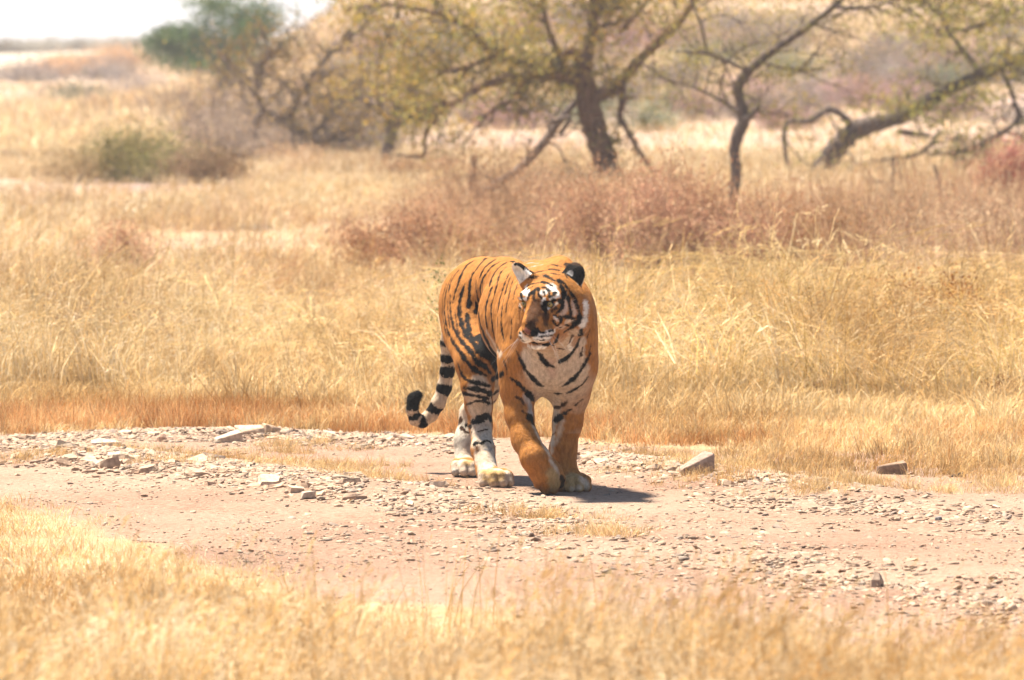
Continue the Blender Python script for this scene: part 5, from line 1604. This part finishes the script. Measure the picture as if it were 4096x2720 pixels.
    fork = [('trunk', [(1310, 680, 22), (1280, 610, 21), (1240, 560, 20), (1170, 500, 18), (1110, 465, 16), (1040, 450, 13)], (0, .3), .9),
            ('limb', [(1275, 600, 14), (1310, 560, 11), (1340, 530, 8)], (0, 0), .8),
            ('limb', [(1065, 460, 12), (1030, 380, 10), (1040, 280, 9), (1100, 200, 7)], (.2, .2), 1.8),
            ('limb', [(1160, 495, 12), (1190, 400, 10), (1250, 300, 9), (1330, 200, 7), (1400, 120, 6)], (.1, -.2), 2.2),
            ('limb', [(1045, 450, 11), (1010, 520, 10), (1060, 600, 8), (1090, 660, 6)], (.3, .2), .5),
            ('limb', [(1240, 560, 10), (1330, 440, 8), (1450, 330, 7)], (0, .4), 1.6)]
    traced_tree("forked_tree", "forked grey tree with drooping twigs and a few ochre leaves", (1310, 680), fork, 1, LEAF_OCHRE + [(.34, .25, .18)], rg, twigs=14, per=9, clump=.25, leaf_size=.028, extra=crown_fork, leaf_keep=.7, twig_len=1.1)
    # green tree, far
    def crown_green(y0):
        out = []
        for cx, cy, rx, ry, n in ((780, 200, 190, 70, 46), (900, 130, 180, 110, 42), (700, 150, 90, 40, 14), (980, 60, 160, 80, 30), (860, -20, 140, 70, 16), (1100, 120, 120, 120, 24), (900, 250, 160, 50, 22)):
            for i in range(n):
                a = rg.uniform(0, 6.28); q = math.sqrt(rg.random())
                out.append(P(cx + math.cos(a) * q * rx, cy + math.sin(a) * q * ry, y0 + rg.normal(0, .9)))
        return out
    green = [('trunk', [(900, 470, 20), (895, 380, 19), (880, 300, 17), (850, 220, 13)], (0, 0), .2), ('limb', [(890, 330, 12), (960, 220, 10), (1020, 100, 8)], (0, .3), .8), ('limb', [(880, 290, 11), (800, 220, 9), (700, 170, 7)], (0, -.3), .8)]
    traced_tree("green_tree", "dense dark green bushy tree against the white sky", (900, 470), green, 1, LEAF_GREEN, rg, twigs=12, per=46, clump=.20, leaf_size=.030, extra=crown_green)
    # thin dead saplings at the right
    for (pts, lab) in (([(3775, 905, 9), (3768, 800, 9), (3755, 720, 8), (3735, 660, 7)], "thin dead sapling with one side twig in the grass under the bent tree"),
                       ([(3575, 930, 7), (3570, 800, 7), (3572, 700, 6), (3568, 640, 5)], "thin straight dead stick rising from the grass beside the bent tree's trunk")):
        traced_tree("dead_sapling", lab, (pts[0][0], pts[0][1]), [('trunk', pts, (0, 0), .4)], 1, None, rg, twigs=8, cat="sapling", twig_len=.35)

def build_shrubs():
    rg = np.random.default_rng(44)
    A = "red brown shrubs below the trees"
    red = [(.55, .31, .19), (.60, .39, .24), (.48, .26, .16), (.56, .39, .23)]
    for px, py, h, w, st in ((2480, 1190, 460, 460, 140), (2660, 1210, 500, 480, 160), (3040, 1220, 400, 460, 130), (2330, 1140, 350, 420, 90), (2860, 1160, 260, 360, 70)):
        shrub("red_shrub", {2480: "rusty red twiggy shrub just left of the two tallest red shrubs", 2660: "tallest rusty red shrub below the foot of the leaning tree", 3040: "rusty red shrub right of the slender tree's foot", 2330: "low rusty shrub above the tiger's shoulder", 2860: "low rusty shrub around the slender tree's foot"}[px],
              px, py, h, w, rg, RED_STEM, red, stems=int(st * 1.8), per=3, leaf=.013, clump=.10, group=A, thick=.0050, dome=.22)
    shrub("brown_shrub", "sprawling brown twiggy shrub around the fallen limb", 1980, 990, 380, 640, rg, BROWN_STEM, [(.38, .24, .14), (.33, .21, .13)], stems=150, per=4, leaf=.013, dome=.3)
    shrub("red_shrub", "dense rust shrub right behind the tiger's rump", 1680, 1160, 270, 620, rg, RED_STEM + BROWN_STEM, [(.44, .25, .14), (.40, .22, .13)], stems=210, per=8, leaf=.014, group=A, dome=.3)
    shrub("red_shrub", "upright rust red twig clump beside the stony patch of meadow", 480, 1120, 190, 210, rg, RED_STEM, red, stems=110, per=8, leaf=.013, group=A)
    shrub("rust_shrub", "bright rust shrub deep in the olive grass below the dead saplings", 3740, 1500, 330, 560, rg, [(.50, .25, .09), (.44, .20, .08), (.54, .31, .13)], [(.52, .28, .11), (.46, .22, .09), (.40, .18, .07)], stems=180, per=10, leaf=.017, clump=.06)
    shrub("pink_shrub", "dusky crimson shrub beside the bent tree", 4060, 830, 230, 330, rg, [(.42, .16, .12), (.46, .20, .15)], [(.46, .20, .15), (.40, .16, .12)], stems=80, per=10, leaf=.014, clump=.07)
    shrub("leaning_stems", "dense brown dead stems leaning in the straw grass", 380, 1440, 260, 380, rg, BROWN_STEM, [(.34, .20, .11)], stems=34, per=2, leaf=.012, lean=-.5)
    shrub("leaning_stems", "sparse brown stems leaning beside the denser leaning stems", 700, 1440, 240, 300, rg, BROWN_STEM, [(.34, .20, .11)], stems=22, per=2, leaf=.012, lean=-.55)
    shrub("brown_weed", "brown leafy weed with curled leaves amid straw grass right of the tiger", 3060, 1530, 130, 240, rg, BROWN_STEM, [(.30, .17, .07), (.36, .21, .09)], stems=26, per=9, leaf=.022, clump=.05)
    for px, py, h, w, lab in ((2500, 1650, 110, 220, "small brown weed in short grass just right of the tiger's leg"), (2660, 1640, 90, 160, "small brown weed beside the leg side weed"), (3330, 1640, 120, 200, "small brown weed in the golden grass above the squat rock"), (3560, 1560, 130, 180, "dry thistly weed left of the bright rust shrub"), (4020, 1650, 150, 200, "dry thistly weed in front of the bright rust shrub")):
        shrub("brown_weed", lab, px, py, h, w, rg, BROWN_STEM, [(.33, .18, .08), (.40, .24, .10)], stems=16, per=6, leaf=.014, clump=.04, cat="weed")
    shrub("green_sapling", "thin sapling with small fresh green leaves behind the tiger's rump", 1768, 1560, 480, 90, rg, [(.24, .20, .10)], [(.10, .17, .035), (.14, .20, .05)], stems=5, per=9, leaf=.013, clump=.035, dome=.2, cat="sapling")
    shrub("green_sapling", "little green leafed seedling beside the tail tip", 1760, 1680, 80, 160, rg, [(.24, .20, .10)], [(.20, .22, .06), (.16, .20, .06)], stems=9, per=8, leaf=.012, clump=.03, cat="sapling")
    for px, py, h, w, lab in ((3380, 1180, 330, 520, "tan twiggy shrub under the bent tree's trunk"), (3700, 1150, 320, 560, "tan twiggy shrub below the dead saplings"), (3980, 1130, 330, 480, "tan twiggy shrub in front of the crimson shrub"), (2130, 1110, 260, 460, "tan twiggy shrub in front of the fallen limb")):
        shrub("twiggy_shrub", lab, px, py, h, w, rg, BROWN_STEM + RED_STEM, [(.50, .34, .20), (.46, .30, .18), (.54, .40, .25)], stems=130, per=5, leaf=.014, clump=.09, group="tan shrubs below the trees", thick=.0046, dome=.3)
    # left meadow bushes
    shrub("olive_bush", "rounded olive green bush in the pale meadow", 560, 730, 190, 460, rg, [(.30, .24, .12)], [(.26, .24, .09), (.30, .27, .11), (.22, .21, .08)], stems=80, per=12, leaf=.014, clump=.09, cat="bush")
    shrub("brown_bush", "red brown low bush touching the olive bush", 810, 735, 140, 320, rg, BROWN_STEM, [(.36, .24, .15), (.30, .22, .12)], stems=60, per=9, leaf=.014, clump=.09, cat="bush")
    shrub("straw_bush", "dry straw bush on the outer side of the olive bush", 300, 735, 120, 320, rg, BROWN_STEM, [(.44, .32, .17), (.38, .28, .14)], stems=50, per=7, leaf=.014, clump=.09, cat="bush")
    # leafless grey thicket
    G = "leafless shrubs of the grey thicket"
    for i in range(11):
        px = 830 + i * 68 + rg.normal(0, 12); py = 640 + rg.normal(0, 22)
        shrub("thicket_shrub", "leafless grey brown shrub in the thicket below the forked tree", px, py, rg.uniform(200, 340), rg.uniform(240, 360), rg, GREY_STEM, [(.34, .26, .20), (.38, .29, .20)], stems=60, per=5, leaf=.014, clump=.12, group=G, thick=.0042)
    for i in range(6):
        px = 1180 + i * 110 + rg.normal(0, 20); py = 705 + rg.normal(0, 10)
        shrub("low_shrub", "low rusty shrub in the row at the back of the pale meadow", px, py, rg.uniform(60, 110), rg.uniform(160, 260), rg, BROWN_STEM + RED_STEM, [(.46, .29, .16), (.40, .25, .14)], stems=34, per=5, leaf=.012, clump=.08, group="low shrubs at the back of the meadow")
    # bushes on the far slope
    H = "faded bushes on the far slope"
    kinds = [("faded pinkish bush on the distant slope", [(.36, .22, .19), (.40, .26, .22)]), ("faded grey green bush on the distant slope", [(.20, .22, .13), (.26, .26, .15)]), ("faded grey brown bush on the distant slope", [(.28, .23, .20), (.33, .27, .22)])]
    spots = [(2780, 480, 90, 170, 0), (2680, 455, 60, 120, 1), (2600, 520, 60, 160, 1), (3150, 330, 110, 240, 1), (3250, 420, 110, 240, 2), (3450, 330, 110, 260, 2), (3420, 430, 110, 260, 0), (3000, 240, 110, 260, 2), (3200, 170, 110, 330, 2), (2950, 150, 90, 260, 2),
             (3000, 400, 60, 200, 0), (3600, 240, 100, 300, 2), (3850, 330, 100, 300, 0), (3150, 520, 50, 220, 0), (2300, 480, 60, 300, 1), (2100, 520, 60, 240, 0), (1950, 500, 70, 300, 2), (2250, 150, 130, 300, 2), (1800, 280, 130, 320, 2), (1600, 200, 140, 320, 2), (1400, 330, 110, 300, 2),
             (320, 420, 50, 200, 1), (120, 330, 40, 260, 2), (560, 400, 50, 240, 2), (700, 460, 60, 260, 2), (420, 320, 40, 260, 2)]
    for i in range(34):
        spots.append((rg.uniform(1350, 4150), 120 + 400 * rg.random(), rg.uniform(60, 130), rg.uniform(180, 340), int(rg.choice([0, 2, 0, 2, 1]))))
    for px, py, h, w, kd in spots:
        lab, cols = kinds[kd]
        where = ("under the open skyline" if px < 1000 else "beyond the forked tree" if px < 1750 else "behind the leaning tree" if px < 2550 else "behind the slender tree" if px < 3250 else "behind the bent tree")
        lab = ("wide " if w > 260 else "small ") + lab.replace("on the distant slope", "on the slope " + where)
        shrub("slope_bush", lab, px, py, h, w, rg, GREY_STEM, cols, stems=40, per=8, leaf=.013, clump=.09, cat="bush", group=H + " " + ("pink", "green", "grey")[kd])
    for i in range(9):
        px = i * 85 + rg.normal(0, 15)
        shrub("ridge_bush", "grey green bush standing along the skyline of the open ridge", px, 212 - i * 2, rg.uniform(18, 34), rg.uniform(120, 190), rg, GREY_STEM, [(.34, .32, .26), (.38, .35, .28)], stems=30, per=10, leaf=.010, clump=.05, cat="bush", group="bushes along the skyline")  # leaf colours lightened too, carrying painted haze
    for i in range(7):
        px = 180 + i * 62 + rg.normal(0, 12)
        shrub("orange_bush", "faded orange grass clump on the rise under the skyline", px, 312 - i * 7 + rg.normal(0, 6), rg.uniform(55, 85), rg.uniform(120, 160), rg, [(.60, .36, .17), (.55, .32, .15)], [(.62, .38, .18)], stems=60, per=4, leaf=.010, clump=.05, cat="grass clump", group="orange clumps under the skyline")

# ------------------------------------------------------------------ air
def build_haze():
    lo, hi = np.array([-2300.0, -40.0, -8.0]), np.array([2300.0, 2950.0, 14.0])
    v = [(lo[0] if i & 1 == 0 else hi[0], lo[1] if i & 2 == 0 else hi[1], lo[2] if i & 4 == 0 else hi[2]) for i in range(8)]
    f = [(0, 2, 3, 1), (4, 5, 7, 6), (0, 1, 5, 4), (2, 6, 7, 3), (0, 4, 6, 2), (1, 3, 7, 5)]
    m = bpy.data.materials.new("dusty_air"); m.use_nodes = True
    N, L = m.node_tree.nodes, m.node_tree.links
    N.clear()
    out = N.new("ShaderNodeOutputMaterial"); pv = N.new("ShaderNodeVolumePrincipled")
    pv.inputs["Color"].default_value = (.95, .91, .92, 1)
    pv.inputs["Density"].default_value = .0005
    pv.inputs["Anisotropy"].default_value = .3
    L.new(pv.outputs[0], out.inputs["Volume"])
    o = mesh_obj("haze", v, f, m)
    o["kind"] = "stuff"; o["label"] = "thin dusty haze in the air over the whole plain"; o["category"] = "haze"
    return o

build_ground()
build_grass()
build_stones()
build_trees()
build_shrubs()
build_tiger()
build_haze()
